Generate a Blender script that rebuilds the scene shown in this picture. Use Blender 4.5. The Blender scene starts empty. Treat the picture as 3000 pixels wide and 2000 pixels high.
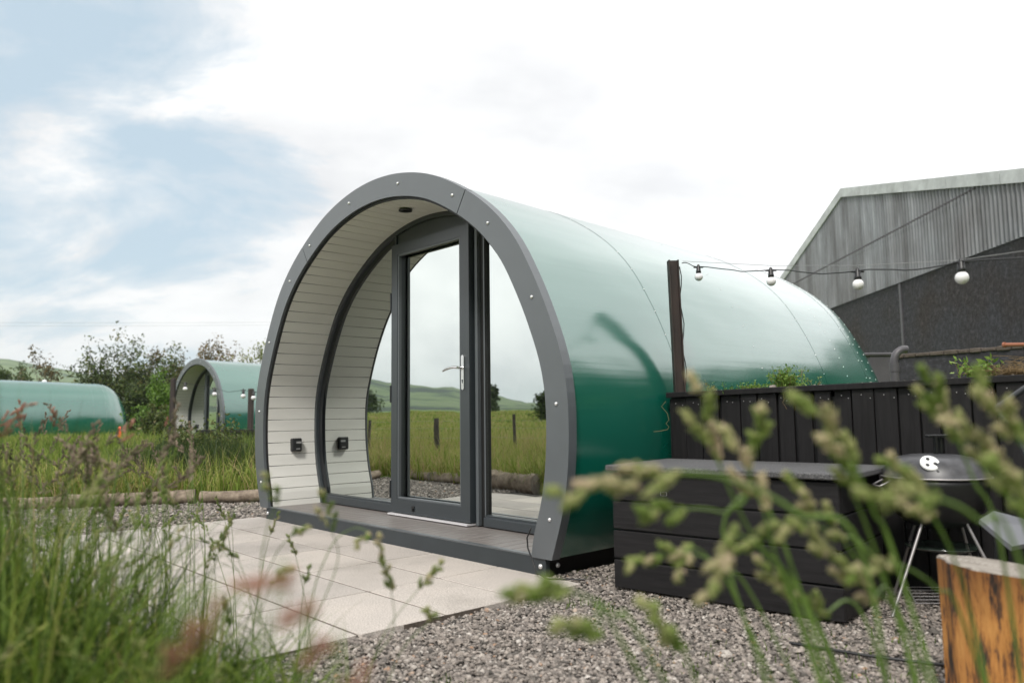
import bpy, math, random
import numpy as np
from mathutils import Vector, Matrix
random.seed(7)
rng = np.random.default_rng(11)
PI = math.pi
sc = bpy.context.scene
COL = sc.collection

# ---------------------------------------------------------------- materials
def new_mat(name):
    m = bpy.data.materials.new(name); m.use_nodes = True
    nt = m.node_tree
    return m, nt, nt.nodes['Principled BSDF']
def N(nt, t, **kw):
    n = nt.nodes.new(t)
    for k, v in kw.items():
        if k in n.inputs.keys(): n.inputs[k].default_value = v
        else: setattr(n, k, v)
    return n
def ramp(nt, stops, interp='LINEAR'):
    r = nt.nodes.new('ShaderNodeValToRGB'); r.color_ramp.interpolation = interp
    el = r.color_ramp.elements
    while len(el) < len(stops): el.new(0.5)
    for e, (p, c) in zip(el, stops):
        e.position = p; e.color = (c[0], c[1], c[2], 1)
    return r
def simple(name, col, rough=.5, metal=0, ior=1.5, noise=0, nscale=30, bump=0, bscale=80, var=None, stretch=None, coat=0, coat_ior=1.5, coat_rough=.05, bdist=.002):
    m, nt, p = new_mat(name)
    p.inputs['Base Color'].default_value = (*col, 1)
    p.inputs['Roughness'].default_value = rough
    p.inputs['Metallic'].default_value = metal
    p.inputs['IOR'].default_value = ior
    p.inputs['Coat Weight'].default_value = coat
    p.inputs['Coat IOR'].default_value = coat_ior
    p.inputs['Coat Roughness'].default_value = coat_rough
    tc = N(nt, 'ShaderNodeTexCoord'); mp = N(nt, 'ShaderNodeMapping')
    nt.links.new(tc.outputs['Object'], mp.inputs['Vector'])
    if stretch: mp.inputs['Scale'].default_value = stretch
    if noise:
        n = N(nt, 'ShaderNodeTexNoise', Scale=nscale, Detail=6.0, Roughness=.65)
        nt.links.new(mp.outputs[0], n.inputs['Vector'])
        c2 = var or tuple(max(0, c * (1 - noise)) for c in col)
        c1 = tuple(min(1, c * (1 + noise)) for c in col) if var is None else col
        r = ramp(nt, [(.3, c2), (.7, c1)])
        nt.links.new(n.outputs['Fac'], r.inputs['Fac']); nt.links.new(r.outputs['Color'], p.inputs['Base Color'])
    if bump:
        n = N(nt, 'ShaderNodeTexNoise', Scale=bscale, Detail=5.0, Roughness=.6)
        nt.links.new(mp.outputs[0], n.inputs['Vector'])
        b = N(nt, 'ShaderNodeBump', Strength=bump, Distance=bdist)
        nt.links.new(n.outputs['Fac'], b.inputs['Height']); nt.links.new(b.outputs[0], p.inputs['Normal'])
    return m

M = {}
# glossy green sheet steel with slight ripples running along the barrel
def green_mat():
    m, nt, p = new_mat('green_sheet_steel')
    p.inputs['Base Color'].default_value = (.001, .118, .078, 1)
    p.inputs['Roughness'].default_value = .28
    p.inputs['IOR'].default_value = 1.6
    p.inputs['Coat Weight'].default_value = 1; p.inputs['Coat IOR'].default_value = 2.0; p.inputs['Coat Roughness'].default_value = .19
    tc = N(nt, 'ShaderNodeTexCoord'); mp = N(nt, 'ShaderNodeMapping')
    mp.inputs['Scale'].default_value = (1, .35, 1)
    nt.links.new(tc.outputs['Object'], mp.inputs['Vector'])
    n = N(nt, 'ShaderNodeTexNoise', Scale=2.2, Detail=2.0); nt.links.new(mp.outputs[0], n.inputs['Vector'])
    mp2 = N(nt, 'ShaderNodeMapping'); mp2.inputs['Scale'].default_value = (.2, .2, 9)
    nt.links.new(tc.outputs['Object'], mp2.inputs['Vector'])
    n2 = N(nt, 'ShaderNodeTexNoise', Scale=2.5, Detail=2.0); nt.links.new(mp2.outputs[0], n2.inputs['Vector'])
    a = N(nt, 'ShaderNodeMath', operation='MULTIPLY_ADD'); nt.links.new(n2.outputs['Fac'], a.inputs[0]); a.inputs[1].default_value = .06
    nt.links.new(n.outputs['Fac'], a.inputs[2])
    b = N(nt, 'ShaderNodeBump', Strength=.5, Distance=.03); nt.links.new(a.outputs[0], b.inputs['Height'])
    nt.links.new(b.outputs[0], p.inputs['Normal']); nt.links.new(b.outputs[0], p.inputs['Coat Normal'])
    # faint grime film
    n3 = N(nt, 'ShaderNodeTexNoise', Scale=1.3, Detail=5.0); nt.links.new(mp.outputs[0], n3.inputs['Vector'])
    r = ramp(nt, [(.35, (.17, .17, .17)), (.75, (.29, .29, .29))]); nt.links.new(n3.outputs['Fac'], r.inputs['Fac']); nt.links.new(r.outputs['Color'], p.inputs['Coat Roughness'])
    nt.links.new(r.outputs['Color'], p.inputs['Roughness'])
    return m
M['green'] = green_mat()
M['trim'] = simple('grey_powder_coat', (.092, .104, .113), .38, ior=1.7, noise=.06, nscale=6, bump=.08, bscale=300, bdist=.0005)
M['frame'] = simple('anthracite_frame', (.034, .042, .048), .36, ior=1.6)
M['framedark'] = simple('dark_frame', (.012, .014, .016), .35)
M['plinth'] = simple('anthracite_plinth', (.028, .036, .042), .42, ior=1.5, noise=.15, nscale=5)
M['seal'] = simple('black_rubber', (.008, .008, .008), .6)
M['clad'] = simple('cream_cladding', (.82, .815, .765), .55, noise=.05, nscale=9, stretch=(1, .2, 1))
M['deck'] = simple('grey_decking', (.20, .18, .17), .42, noise=.25, nscale=14, stretch=(6, .6, 6), bump=.3, bscale=60)
M['chrome'] = simple('polished_steel', (.75, .75, .75), .25, metal=1)
M['bolt'] = simple('zinc_bolt', (.8, .8, .8), .3, metal=.6)
M['alu'] = simple('aluminium_strip', (.8, .78, .8), .4, metal=.3)
M['black'] = simple('black_plastic', (.012, .012, .013), .4)
M['greyprint'] = simple('grey_print', (.35, .35, .35), .5)
M['interior'] = simple('dark_interior', (.05, .05, .048), .8)
def glass_mat():
    m = bpy.data.materials.new('reflective_glass'); m.use_nodes = True; nt = m.node_tree; nt.nodes.clear()
    o = N(nt, 'ShaderNodeOutputMaterial')
    g = N(nt, 'ShaderNodeBsdfGlossy'); g.inputs['Roughness'].default_value = 0; g.inputs['Color'].default_value = (.76, .80, .775, 1)
    t = N(nt, 'ShaderNodeBsdfTransparent'); t.inputs['Color'].default_value = (.25, .3, .28, 1)
    mx = N(nt, 'ShaderNodeMixShader')
    fr = N(nt, 'ShaderNodeFresnel', IOR=1.5)
    a = N(nt, 'ShaderNodeMath', operation='MULTIPLY_ADD', use_clamp=True); a.inputs[1].default_value = .4; a.inputs[2].default_value = .80
    nt.links.new(fr.outputs[0], a.inputs[0]); nt.links.new(a.outputs[0], mx.inputs[0])
    tc = N(nt, 'ShaderNodeTexCoord'); wn = N(nt, 'ShaderNodeTexNoise', Scale=2.2, Detail=1.0); nt.links.new(tc.outputs['Object'], wn.inputs['Vector'])
    bp = N(nt, 'ShaderNodeBump', Strength=.25, Distance=.004); nt.links.new(wn.outputs['Fac'], bp.inputs['Height']); nt.links.new(bp.outputs[0], g.inputs['Normal'])
    nt.links.new(t.outputs[0], mx.inputs[1]); nt.links.new(g.outputs[0], mx.inputs[2]); nt.links.new(mx.outputs[0], o.inputs[0])
    return m
M['glass'] = glass_mat()
def speckle(name, c1, c2, c3, sc1=240, sc2=3, rough=.8, bump=.4, bd=.002):
    m, nt, p = new_mat(name)
    tc = N(nt, 'ShaderNodeTexCoord')
    v = N(nt, 'ShaderNodeTexNoise', Scale=sc1, Detail=3.0, Roughness=.7); nt.links.new(tc.outputs['Object'], v.inputs['Vector'])
    n = N(nt, 'ShaderNodeTexNoise', Scale=sc2, Detail=6.0, Roughness=.6); nt.links.new(tc.outputs['Object'], n.inputs['Vector'])
    r = ramp(nt, [(.36, c1), (.52, c2), (.66, c3)]); nt.links.new(v.outputs['Fac'], r.inputs['Fac'])
    r2 = ramp(nt, [(.28, (.72, .71, .69)), (.48, (.96, .95, .94)), (.7, (1.08, 1.06, 1.04))]); nt.links.new(n.outputs['Fac'], r2.inputs['Fac'])
    mx = N(nt, 'ShaderNodeMix', data_type='RGBA', blend_type='MULTIPLY'); mx.inputs[0].default_value = 1
    nt.links.new(r.outputs['Color'], mx.inputs[6]); nt.links.new(r2.outputs['Color'], mx.inputs[7]); nt.links.new(mx.outputs[2], p.inputs['Base Color'])
    b = N(nt, 'ShaderNodeBump', Strength=bump, Distance=bd); nt.links.new(v.outputs['Fac'], b.inputs['Height']); nt.links.new(b.outputs[0], p.inputs['Normal'])
    p.inputs['Roughness'].default_value = rough
    return m
M['slab'] = speckle('paving_slab', (.32, .29, .265), (.53, .495, .465), (.68, .65, .62), 160, 1.7, .75, .25)
_nt = M['slab'].node_tree; _p = _nt.nodes['Principled BSDF']; _lk = _p.inputs['Base Color'].links[0]; _src = _lk.from_socket
_at = N(_nt, 'ShaderNodeAttribute', attribute_name='tone'); _r = ramp(_nt, [(0, (.84, .83, .82)), (1, (1.08, 1.06, 1.03))]); _nt.links.new(_at.outputs['Fac'], _r.inputs['Fac'])
_m = N(_nt, 'ShaderNodeMix', data_type='RGBA', blend_type='MULTIPLY'); _m.inputs[0].default_value = 1; _nt.links.new(_src, _m.inputs[6]); _nt.links.new(_r.outputs['Color'], _m.inputs[7]); _nt.links.new(_m.outputs[2], _p.inputs['Base Color'])
M['grout'] = simple('joint_grit', (.10, .08, .065), .95, noise=.4, nscale=90)
M['gravelbed'] = speckle('gravel_bed', (.04, .037, .034), (.13, .12, .11), (.30, .27, .25), 55, 1.2, .9, 1, .02)
def attr_mat(name, stops, rough=.6, trans=0, ior=1.4, nscale=0, spec=.5):
    """colour picked per leaf / stone from the mesh attribute 'tone'"""
    m, nt, p = new_mat(name)
    at = N(nt, 'ShaderNodeAttribute', attribute_name='tone')
    r = ramp(nt, stops); nt.links.new(at.outputs['Fac'], r.inputs['Fac'])
    p.inputs['Roughness'].default_value = rough; p.inputs['IOR'].default_value = ior
    nt.links.new(r.outputs['Color'], p.inputs['Base Color'])
    if nscale:
        tc = N(nt, 'ShaderNodeTexCoord'); n = N(nt, 'ShaderNodeTexNoise', Scale=nscale, Detail=3.0); nt.links.new(tc.outputs['Object'], n.inputs['Vector'])
        r2 = ramp(nt, [(.3, (.7, .7, .7)), (.7, (1.2, 1.2, 1.2))]); nt.links.new(n.outputs['Fac'], r2.inputs['Fac'])
        mx = N(nt, 'ShaderNodeMix', data_type='RGBA', blend_type='MULTIPLY'); mx.inputs[0].default_value = 1
        nt.links.new(r.outputs['Color'], mx.inputs[6]); nt.links.new(r2.outputs['Color'], mx.inputs[7]); nt.links.new(mx.outputs[2], p.inputs['Base Color'])
    if trans:
        tr = N(nt, 'ShaderNodeBsdfTranslucent'); nt.links.new(r.outputs['Color'], tr.inputs['Color'])
        ms = N(nt, 'ShaderNodeMixShader'); ms.inputs[0].default_value = trans
        out = nt.nodes['Material Output']
        nt.links.new(p.outputs[0], ms.inputs[1]); nt.links.new(tr.outputs[0], ms.inputs[2]); nt.links.new(ms.outputs[0], out.inputs[0])
    return m
M['stones'] = attr_mat('gravel_stone', [(0, (.06, .055, .048)), (.25, (.145, .13, .115)), (.5, (.26, .225, .20)), (.75, (.37, .325, .285)), (.92, (.54, .50, .455)), (1, (.38, .25, .17))], .85, nscale=60)
M['grass'] = attr_mat('grass_blade', [(0, (.018, .034, .006)), (.30, (.052, .098, .012)), (.55, (.13, .20, .025)), (.75, (.24, .31, .055)), (.88, (.36, .38, .10)), (1, (.44, .33, .17))], .6, .25, ior=1.3)
M['grassdark'] = attr_mat('dark_rush_blade', [(0, (.012, .026, .006)), (.6, (.035, .07, .014)), (1, (.16, .17, .06))], .5, .3)
M['head'] = attr_mat('seed_head', [(0, (.09, .15, .025)), (.35, (.23, .32, .07)), (.6, (.40, .42, .17)), (1, (.66, .52, .38))], .7, .35)
M['headred'] = attr_mat('russet_seed_head', [(0, (.18, .09, .06)), (.5, (.38, .17, .12)), (1, (.58, .33, .25))], .75, .3)
M['headdark'] = attr_mat('brown_seed_head', [(0, (.08, .075, .045)), (.5, (.25, .19, .14)), (1, (.48, .38, .29))], .75, .25)
M['leafdark'] = attr_mat('hedge_leaf', [(0, (.025, .042, .012)), (.5, (.070, .105, .025)), (.85, (.14, .17, .045)), (1, (.20, .17, .07))], .55, .25)
M['leafred'] = attr_mat('russet_leaf', [(0, (.05, .05, .02)), (.5, (.14, .11, .045)), (1, (.26, .17, .09))], .55, .25)
M['leafbright'] = attr_mat('bright_leaf', [(0, (.06, .12, .015)), (.5, (.15, .26, .04)), (1, (.30, .42, .10))], .45, .35)
M['leafpale'] = attr_mat('pale_leaf', [(0, (.10, .13, .03)), (.5, (.24, .27, .08)), (1, (.40, .36, .16))], .5, .3)
M['bark'] = simple('bark', (.07, .06, .05), .9, noise=.4, nscale=12)
M['logbark'] = simple('debarked_log', (.36, .29, .22), .85, noise=1, nscale=14, var=(.10, .07, .05), bump=.8, bscale=25, bdist=.01, stretch=(1, 1, 1))
M['soil'] = simple('planter_soil', (.07, .05, .035), .95, noise=.6, nscale=50, bump=1, bscale=60, bdist=.01)
def planks_mat(name, col, var, ax='z'):
    m, nt, p = new_mat(name)
    tc = N(nt, 'ShaderNodeTexCoord'); mp = N(nt, 'ShaderNodeMapping')
    mp.inputs['Scale'].default_value = {'z': (14, 14, .8), 'x': (.8, 14, 14)}[ax]
    nt.links.new(tc.outputs['Object'], mp.inputs['Vector'])
    n = N(nt, 'ShaderNodeTexNoise', Scale=4.0, Detail=6.0, Roughness=.7, Distortion=.5); nt.links.new(mp.outputs[0], n.inputs['Vector'])
    r = ramp(nt, [(.3, var), (.7, col)]); nt.links.new(n.outputs['Fac'], r.inputs['Fac']); nt.links.new(r.outputs['Color'], p.inputs['Base Color'])
    b = N(nt, 'ShaderNodeBump', Strength=.5, Distance=.003); nt.links.new(n.outputs['Fac'], b.inputs['Height']); nt.links.new(b.outputs[0], p.inputs['Normal'])
    p.inputs['Roughness'].default_value = .6; p.inputs['IOR'].default_value = 1.35
    return m
M['blackwood'] = planks_mat('black_stained_boards', (.016, .0145, .0155), (.006, .0055, .006), 'z')
M['blackwoodx'] = planks_mat('black_stained_planks', (.019, .0175, .0185), (.008, .0075, .008), 'x')
M['felt'] = speckle('grey_roofing_felt', (.04, .04, .042), (.09, .09, .094), (.19, .19, .195), 180, 3, .8, .5, .003)
M['rustpost'] = simple('rusty_steel_post', (.050, .032, .026), .6, noise=1, nscale=18, var=(.018, .014, .013), bump=.3, bscale=90, stretch=(1, 1, .3))
M['globe'] = simple('opal_bulb', (.82, .80, .82), .25)
M['cablemetal'] = simple('grey_wire', (.30, .30, .30), .4, metal=.4)
M['galv'] = simple('galvanised_leg', (.42, .40, .40), .45, metal=.7)
M['lidsteel'] = simple('weathered_enamel_lid', (.055, .055, .06), .40, noise=.8, nscale=9, metal=.0)
M['ventdisc'] = simple('white_vent_disc', (.78, .78, .77), .5)
M['shelfglass'] = simple('dark_tray', (.03, .045, .035), .12, metal=.0, ior=1.9)
M['chairgrey'] = simple('pale_grey_panel', (.15, .155, .17), .5)
M['asbestos'] = None
def barn_mats():
    m, nt, p = new_mat('corrugated_sheet')
    tc = N(nt, 'ShaderNodeTexCoord'); mp = N(nt, 'ShaderNodeMapping'); mp.inputs['Scale'].default_value = (1.1, 1, .12)
    nt.links.new(tc.outputs['Object'], mp.inputs['Vector'])
    n = N(nt, 'ShaderNodeTexNoise', Scale=1.6, Detail=8.0, Roughness=.72); nt.links.new(mp.outputs[0], n.inputs['Vector'])
    r = ramp(nt, [(.30, (.11, .105, .11)), (.46, (.22, .23, .25)), (.66, (.37, .385, .42))]); nt.links.new(n.outputs['Fac'], r.inputs['Fac'])
    n2 = N(nt, 'ShaderNodeTexNoise', Scale=.35, Detail=5.0, Roughness=.6); nt.links.new(tc.outputs['Object'], n2.inputs['Vector'])
    r2 = ramp(nt, [(.35, (.72, .68, .66)), (.62, (1, 1, 1))]); nt.links.new(n2.outputs['Fac'], r2.inputs['Fac'])
    mx = N(nt, 'ShaderNodeMix', data_type='RGBA', blend_type='MULTIPLY'); mx.inputs[0].default_value = 1
    nt.links.new(r.outputs['Color'], mx.inputs[6]); nt.links.new(r2.outputs['Color'], mx.inputs[7]); nt.links.new(mx.outputs[2], p.inputs['Base Color'])
    p.inputs['Roughness'].default_value = .8
    M['sheet'] = m
    m, nt, p = new_mat('dark_roughcast')
    tc = N(nt, 'ShaderNodeTexCoord')
    n = N(nt, 'ShaderNodeTexNoise', Scale=9.0, Detail=8.0, Roughness=.8); nt.links.new(tc.outputs['Object'], n.inputs['Vector'])
    r = ramp(nt, [(.36, (.018, .0165, .0185)), (.53, (.038, .037, .042)), (.70, (.095, .094, .105))]); nt.links.new(n.outputs['Fac'], r.inputs['Fac'])
    n2 = N(nt, 'ShaderNodeTexNoise', Scale=.5, Detail=4.0); nt.links.new(tc.outputs['Object'], n2.inputs['Vector'])
    r2 = ramp(nt, [(.36, (1.0, .82, .72)), (.52, (1.05, 1.05, 1.12))]); nt.links.new(n2.outputs['Fac'], r2.inputs['Fac'])
    mx = N(nt, 'ShaderNodeMix', data_type='RGBA', blend_type='MULTIPLY'); mx.inputs[0].default_value = 1
    nt.links.new(r.outputs['Color'], mx.inputs[6]); nt.links.new(r2.outputs['Color'], mx.inputs[7]); nt.links.new(mx.outputs[2], p.inputs['Base Color'])
    b = N(nt, 'ShaderNodeBump', Strength=1.0, Distance=.03); nt.links.new(n.outputs['Fac'], b.inputs['Height']); nt.links.new(b.outputs[0], p.inputs['Normal'])
    p.inputs['Roughness'].default_value = .9
    M['roughcast'] = m
barn_mats()
M['barge'] = simple('pale_barge_board', (.55, .56, .58), .7, noise=.25, nscale=2)
M['coping'] = simple('brick_coping', (.13, .105, .09), .9, noise=1, nscale=7, var=(.06, .045, .035), bump=1, bscale=20, bdist=.02)
M['pvc'] = simple('grey_pipe', (.085, .08, .088), .45, noise=.2, nscale=4)
M['terracotta'] = simple('terracotta_pipe', (.30, .11, .06), .6)
M['orange'] = simple('orange_plastic', (.85, .12, .03), .5)
M['white'] = simple('white_plastic', (.8, .8, .8), .4)
def stump_mats():
    m, nt, p = new_mat('stump_bark')
    tc = N(nt, 'ShaderNodeTexCoord'); mp = N(nt, 'ShaderNodeMapping'); mp.inputs['Scale'].default_value = (17, 17, 2.6)
    nt.links.new(tc.outputs['Object'], mp.inputs['Vector'])
    n = N(nt, 'ShaderNodeTexNoise', Scale=2.4, Detail=10.0, Roughness=.74); nt.links.new(mp.outputs[0], n.inputs['Vector'])
    r = ramp(nt, [(.385, (.03, .022, .016)), (.44, (.17, .075, .03)), (.50, (.46, .20, .05)), (.66, (.62, .31, .09))]); nt.links.new(n.outputs['Fac'], r.inputs['Fac'])
    sx = N(nt, 'ShaderNodeSeparateXYZ'); nt.links.new(tc.outputs['Object'], sx.inputs[0])
    r3 = ramp(nt, [(.0, (1.05, 1, 1)), (.28, (1, 1, 1)), (.42, (.42, .36, .36))]); nt.links.new(sx.outputs['Z'], r3.inputs['Fac'])
    mx = N(nt, 'ShaderNodeMix', data_type='RGBA', blend_type='MULTIPLY'); mx.inputs[0].default_value = 1
    nt.links.new(r.outputs['Color'], mx.inputs[6]); nt.links.new(r3.outputs['Color'], mx.inputs[7]); nt.links.new(mx.outputs[2], p.inputs['Base Color'])
    b = N(nt, 'ShaderNodeBump', Strength=.8, Distance=.01); nt.links.new(n.outputs['Fac'], b.inputs['Height']); nt.links.new(b.outputs[0], p.inputs['Normal'])
    p.inputs['Roughness'].default_value = .8
    M['stump'] = m
    m, nt, p = new_mat('ringed_sawn_top'); tc = N(nt, 'ShaderNodeTexCoord'); wv = N(nt, 'ShaderNodeTexWave', wave_type='RINGS', rings_direction='Z', Scale=22.0, Distortion=3.5, Detail=3.0); nt.links.new(tc.outputs['Object'], wv.inputs['Vector'])
    nz = N(nt, 'ShaderNodeTexNoise', Scale=14.0, Detail=8.0, Roughness=.7); nt.links.new(tc.outputs['Object'], nz.inputs['Vector'])
    ra = ramp(nt, [(.1, (.25, .22, .19)), (.9, (.42, .385, .34))]); rb = ramp(nt, [(.35, (.55, .52, .5)), (.62, (1.05, 1.05, 1.04))]); nt.links.new(wv.outputs['Fac'], ra.inputs['Fac']); nt.links.new(nz.outputs['Fac'], rb.inputs['Fac'])
    mx = N(nt, 'ShaderNodeMix', data_type='RGBA', blend_type='MULTIPLY'); mx.inputs[0].default_value = 1; nt.links.new(ra.outputs['Color'], mx.inputs[6]); nt.links.new(rb.outputs['Color'], mx.inputs[7]); nt.links.new(mx.outputs[2], p.inputs['Base Color']); p.inputs['Roughness'].default_value = .9
    M['ringtop'] = m
    M['stumptop'] = simple('sawn_wood_top', (.34, .30, .265), .85, noise=1, nscale=12, var=(.20, .165, .14), stretch=(1, 4, 1), bump=.5, bscale=40)
stump_mats()

# ---------------------------------------------------------------- mesh helpers
class MB:
    """collects primitives; build() links them as ONE mesh object"""
    def __init__(s): s.v = []; s.f = []; s.sm = []
    def add(s, vs, fs, smooth=False):
        o = len(s.v); s.v += [tuple(v) for v in vs]; s.f += [tuple(i + o for i in f) for f in fs]; s.sm += [smooth] * len(fs)
    def box(s, c, d, rz=0, mat=None, bev=0):
        x, y, z = d[0] / 2, d[1] / 2, d[2] / 2
        if bev:
            b = min(bev, x * .9, y * .9, z * .9); vs = []
            for sx in (-1, 1):
                for sy in (-1, 1):
                    for sz in (-1, 1):
                        vs += [(sx * x, sy * (y - b), sz * (z - b)), (sx * (x - b), sy * y, sz * (z - b)), (sx * (x - b), sy * (y - b), sz * z)]
            import bmesh
            bm = bmesh.new(); [bm.verts.new(v) for v in vs]; bmesh.ops.convex_hull(bm, input=bm.verts)
            bm.verts.ensure_lookup_table(); bm.verts.index_update()
            fs = [[v.index for v in f.verts] for f in bm.faces]; vs = [v.co.copy() for v in bm.verts]; bm.free()
        else:
            vs = [(-x, -y, -z), (x, -y, -z), (x, y, -z), (-x, y, -z), (-x, -y, z), (x, -y, z), (x, y, z), (-x, y, z)]
            fs = [(3, 2, 1, 0), (4, 5, 6, 7), (0, 1, 5, 4), (1, 2, 6, 5), (2, 3, 7, 6), (3, 0, 4, 7)]
        R = mat if mat is not None else Matrix.Rotation(rz, 3, 'Z')
        s.add([R @ Vector(v) + Vector(c) for v in vs], fs)
    def tube(s, pts, r, n=8, caps=True, smooth=True):
        pts = [Vector(p) for p in pts]; rs = r if isinstance(r, (list, tuple)) else [r] * len(pts)
        vs = []; up = None
        for i, p in enumerate(pts):
            d = (pts[min(i + 1, len(pts) - 1)] - pts[max(i - 1, 0)]).normalized()
            if up is None: up = d.orthogonal().normalized()
            a = (up - d * up.dot(d)).normalized() if (up - d * up.dot(d)).length > 1e-6 else d.orthogonal().normalized()
            up = a; b = d.cross(a)
            for k in range(n):
                t = 2 * PI * k / n; vs.append(p + (a * math.cos(t) + b * math.sin(t)) * rs[i])
        fs = [(i * n + k, i * n + (k + 1) % n, (i + 1) * n + (k + 1) % n, (i + 1) * n + k) for i in range(len(pts) - 1) for k in range(n)]
        s.add(vs, fs, smooth)
        if caps: s.add(vs[:n], [tuple(range(n))[::-1]]); s.add(vs[-n:], [tuple(range(n))])
    def lathe(s, prof, c=(0, 0, 0), n=24, axis=None, smooth=True):
        R = Matrix.Identity(3) if axis is None else Vector((0, 0, 1)).rotation_difference(Vector(axis)).to_matrix()
        vs = []; c = Vector(c)
        for r, z in prof:
            for k in range(n):
                t = 2 * PI * k / n; vs.append(R @ Vector((r * math.cos(t), r * math.sin(t), z)) + c)
        fs = [(i * n + k, i * n + (k + 1) % n, (i + 1) * n + (k + 1) % n, (i + 1) * n + k) for i in range(len(prof) - 1) for k in range(n)]
        s.add(vs, fs, smooth)
        for i, fl in ((0, True), (len(prof) - 1, False)):
            if prof[i][0] > 1e-4:
                loop = tuple(range(n)); s.add(vs[i * n:(i + 1) * n], [loop[::-1] if fl else loop])
    def strip(s, rows, smooth=False, closed=False):
        n = len(rows[0]); vs = [p for r in rows for p in r]
        m = n if closed else n - 1
        s.add(vs, [(i * n + k, i * n + (k + 1) % n, (i + 1) * n + (k + 1) % n, (i + 1) * n + k) for i in range(len(rows) - 1) for k in range(m)], smooth)
    def build(s, name, mat, parent=None, bevel=0, solid=0):
        me = bpy.data.meshes.new(name); me.from_pydata(s.v, [], s.f); me.update()
        me.polygons.foreach_set('use_smooth', s.sm)
        me.materials.append(mat)
        o = bpy.data.objects.new(name, me); COL.objects.link(o)
        if parent is not None: o.parent = parent
        if bevel:
            b = o.modifiers.new('bevel', 'BEVEL'); b.width = bevel; b.segments = 2; b.limit_method = 'ANGLE'
        return o
def np_mesh(name, V, F, mat, parent=None, tone=None, smooth=False):
    """V (n,3), F (m,k) with constant k"""
    me = bpy.data.meshes.new(name)
    me.vertices.add(len(V)); me.vertices.foreach_set('co', np.asarray(V, np.float32).ravel())
    k = F.shape[1]; me.loops.add(F.size); me.loops.foreach_set('vertex_index', np.asarray(F, np.int32).ravel())
    me.polygons.add(len(F)); me.polygons.foreach_set('loop_start', np.arange(0, F.size, k, dtype=np.int32))
    if smooth: me.polygons.foreach_set('use_smooth', np.ones(len(F), bool))
    me.update(calc_edges=True)
    if tone is not None:
        a = me.attributes.new('tone', 'FLOAT', 'POINT'); a.data.foreach_set('value', np.asarray(tone, np.float32))
    me.materials.append(mat)
    o = bpy.data.objects.new(name, me); COL.objects.link(o)
    if parent is not None: o.parent = parent
    return o
def tag(o, label, cat, group=None):
    o['label'] = label; o['category'] = cat
    if group: o['group'] = group
    return o
def empty(name, loc, rz=0, label=None, cat=None, group=None):
    o = bpy.data.objects.new(name, None); o.empty_display_size = .2; COL.objects.link(o); o.location = loc; o.rotation_euler = (0, 0, rz)
    if label: tag(o, label, cat, group)
    return o
def kind(o, k): o['kind'] = k; return o
def copy_tree(o, parent=None):
    c = o.copy(); COL.objects.link(c)
    if parent is not None: c.parent = parent
    for ch in list(o.children): copy_tree(ch, c)
    return c

# ---------------------------------------------------------------- pod geometry
A = math.radians(47.535)                  # pod axis, clockwise from +Y
dF = Vector((math.cos(A), -math.sin(A), 0)); dD = Vector((math.sin(A), math.cos(A), 0))
O = Vector((.17807, 3.88803, 0)); OC = O - 1.62 * dF
PO = [(.085, 1.645), (.1, 1.65), (.21, 1.69), (.34, 1.735), (.49, 1.762), (.65, 1.776), (.85, 1.777), (1.0, 1.76), (1.16, 1.715), (1.42, 1.60), (1.60, 1.50), (1.73, 1.42), (1.84, 1.325), (1.95, 1.21), (2.07, 1.045), (2.18, .855), (2.27, .67), (2.335, .46), (2.378, .235), (2.393, 0)]
def arch_curve(pts, n=96):
    """smooth closed-over arch through (z,w) points: returns list of (x,z) from right foot over the top to left foot"""
    full = [(w, z) for z, w in pts] + [(-w, z) for z, w in pts[:-1][::-1]]
    P = np.array(full); d = np.r_[0, np.cumsum(np.hypot(*np.diff(P, axis=0).T))]
    t = np.linspace(0, d[-1], n * 3)
    # gaussian-smoothed linear interpolation
    X = np.interp(t, d, P[:, 0]); Z = np.interp(t, d, P[:, 1])
    k = 9; ker = np.exp(-np.linspace(-2, 2, 2 * k + 1) ** 2); ker /= ker.sum()
    def sm(a):
        p = np.r_[2 * a[0] - a[k:0:-1], a, 2 * a[-1] - a[-2:-k - 2:-1]]; return np.convolve(p, ker, 'valid')
    X, Z = sm(X), sm(Z)
    d2 = np.r_[0, np.cumsum(np.hypot(np.diff(X), np.diff(Z)))]
    t = np.linspace(0, d2[-1], n); return np.c_[np.interp(t, d2, X), np.interp(t, d2, Z)]
OUT = arch_curve(PO, 97)
def offset(C, o):
    """inward offset of the arch by o, feet kept on their level"""
    T = np.gradient(C, axis=0); T /= np.linalg.norm(T, axis=1)[:, None]
    Nn = np.c_[-T[:, 1], T[:, 0]]
    R = C + Nn * o
    R[0, 1] = C[0, 1]; R[-1, 1] = C[-1, 1]
    return R
INN = offset(OUT, .149)
def S(D):
    s = .9905 - .0125 * D
    if D > 3.786: s *= max(0.0, 1 - (min(D - 3.786, 1.168) / 1.168) ** 2.51) ** (1 / 2.115)
    return s
def ring(C, y, s=1.0): return [(x * s, y, .1 + (z - .1) * s) for x, z in C]

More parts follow.
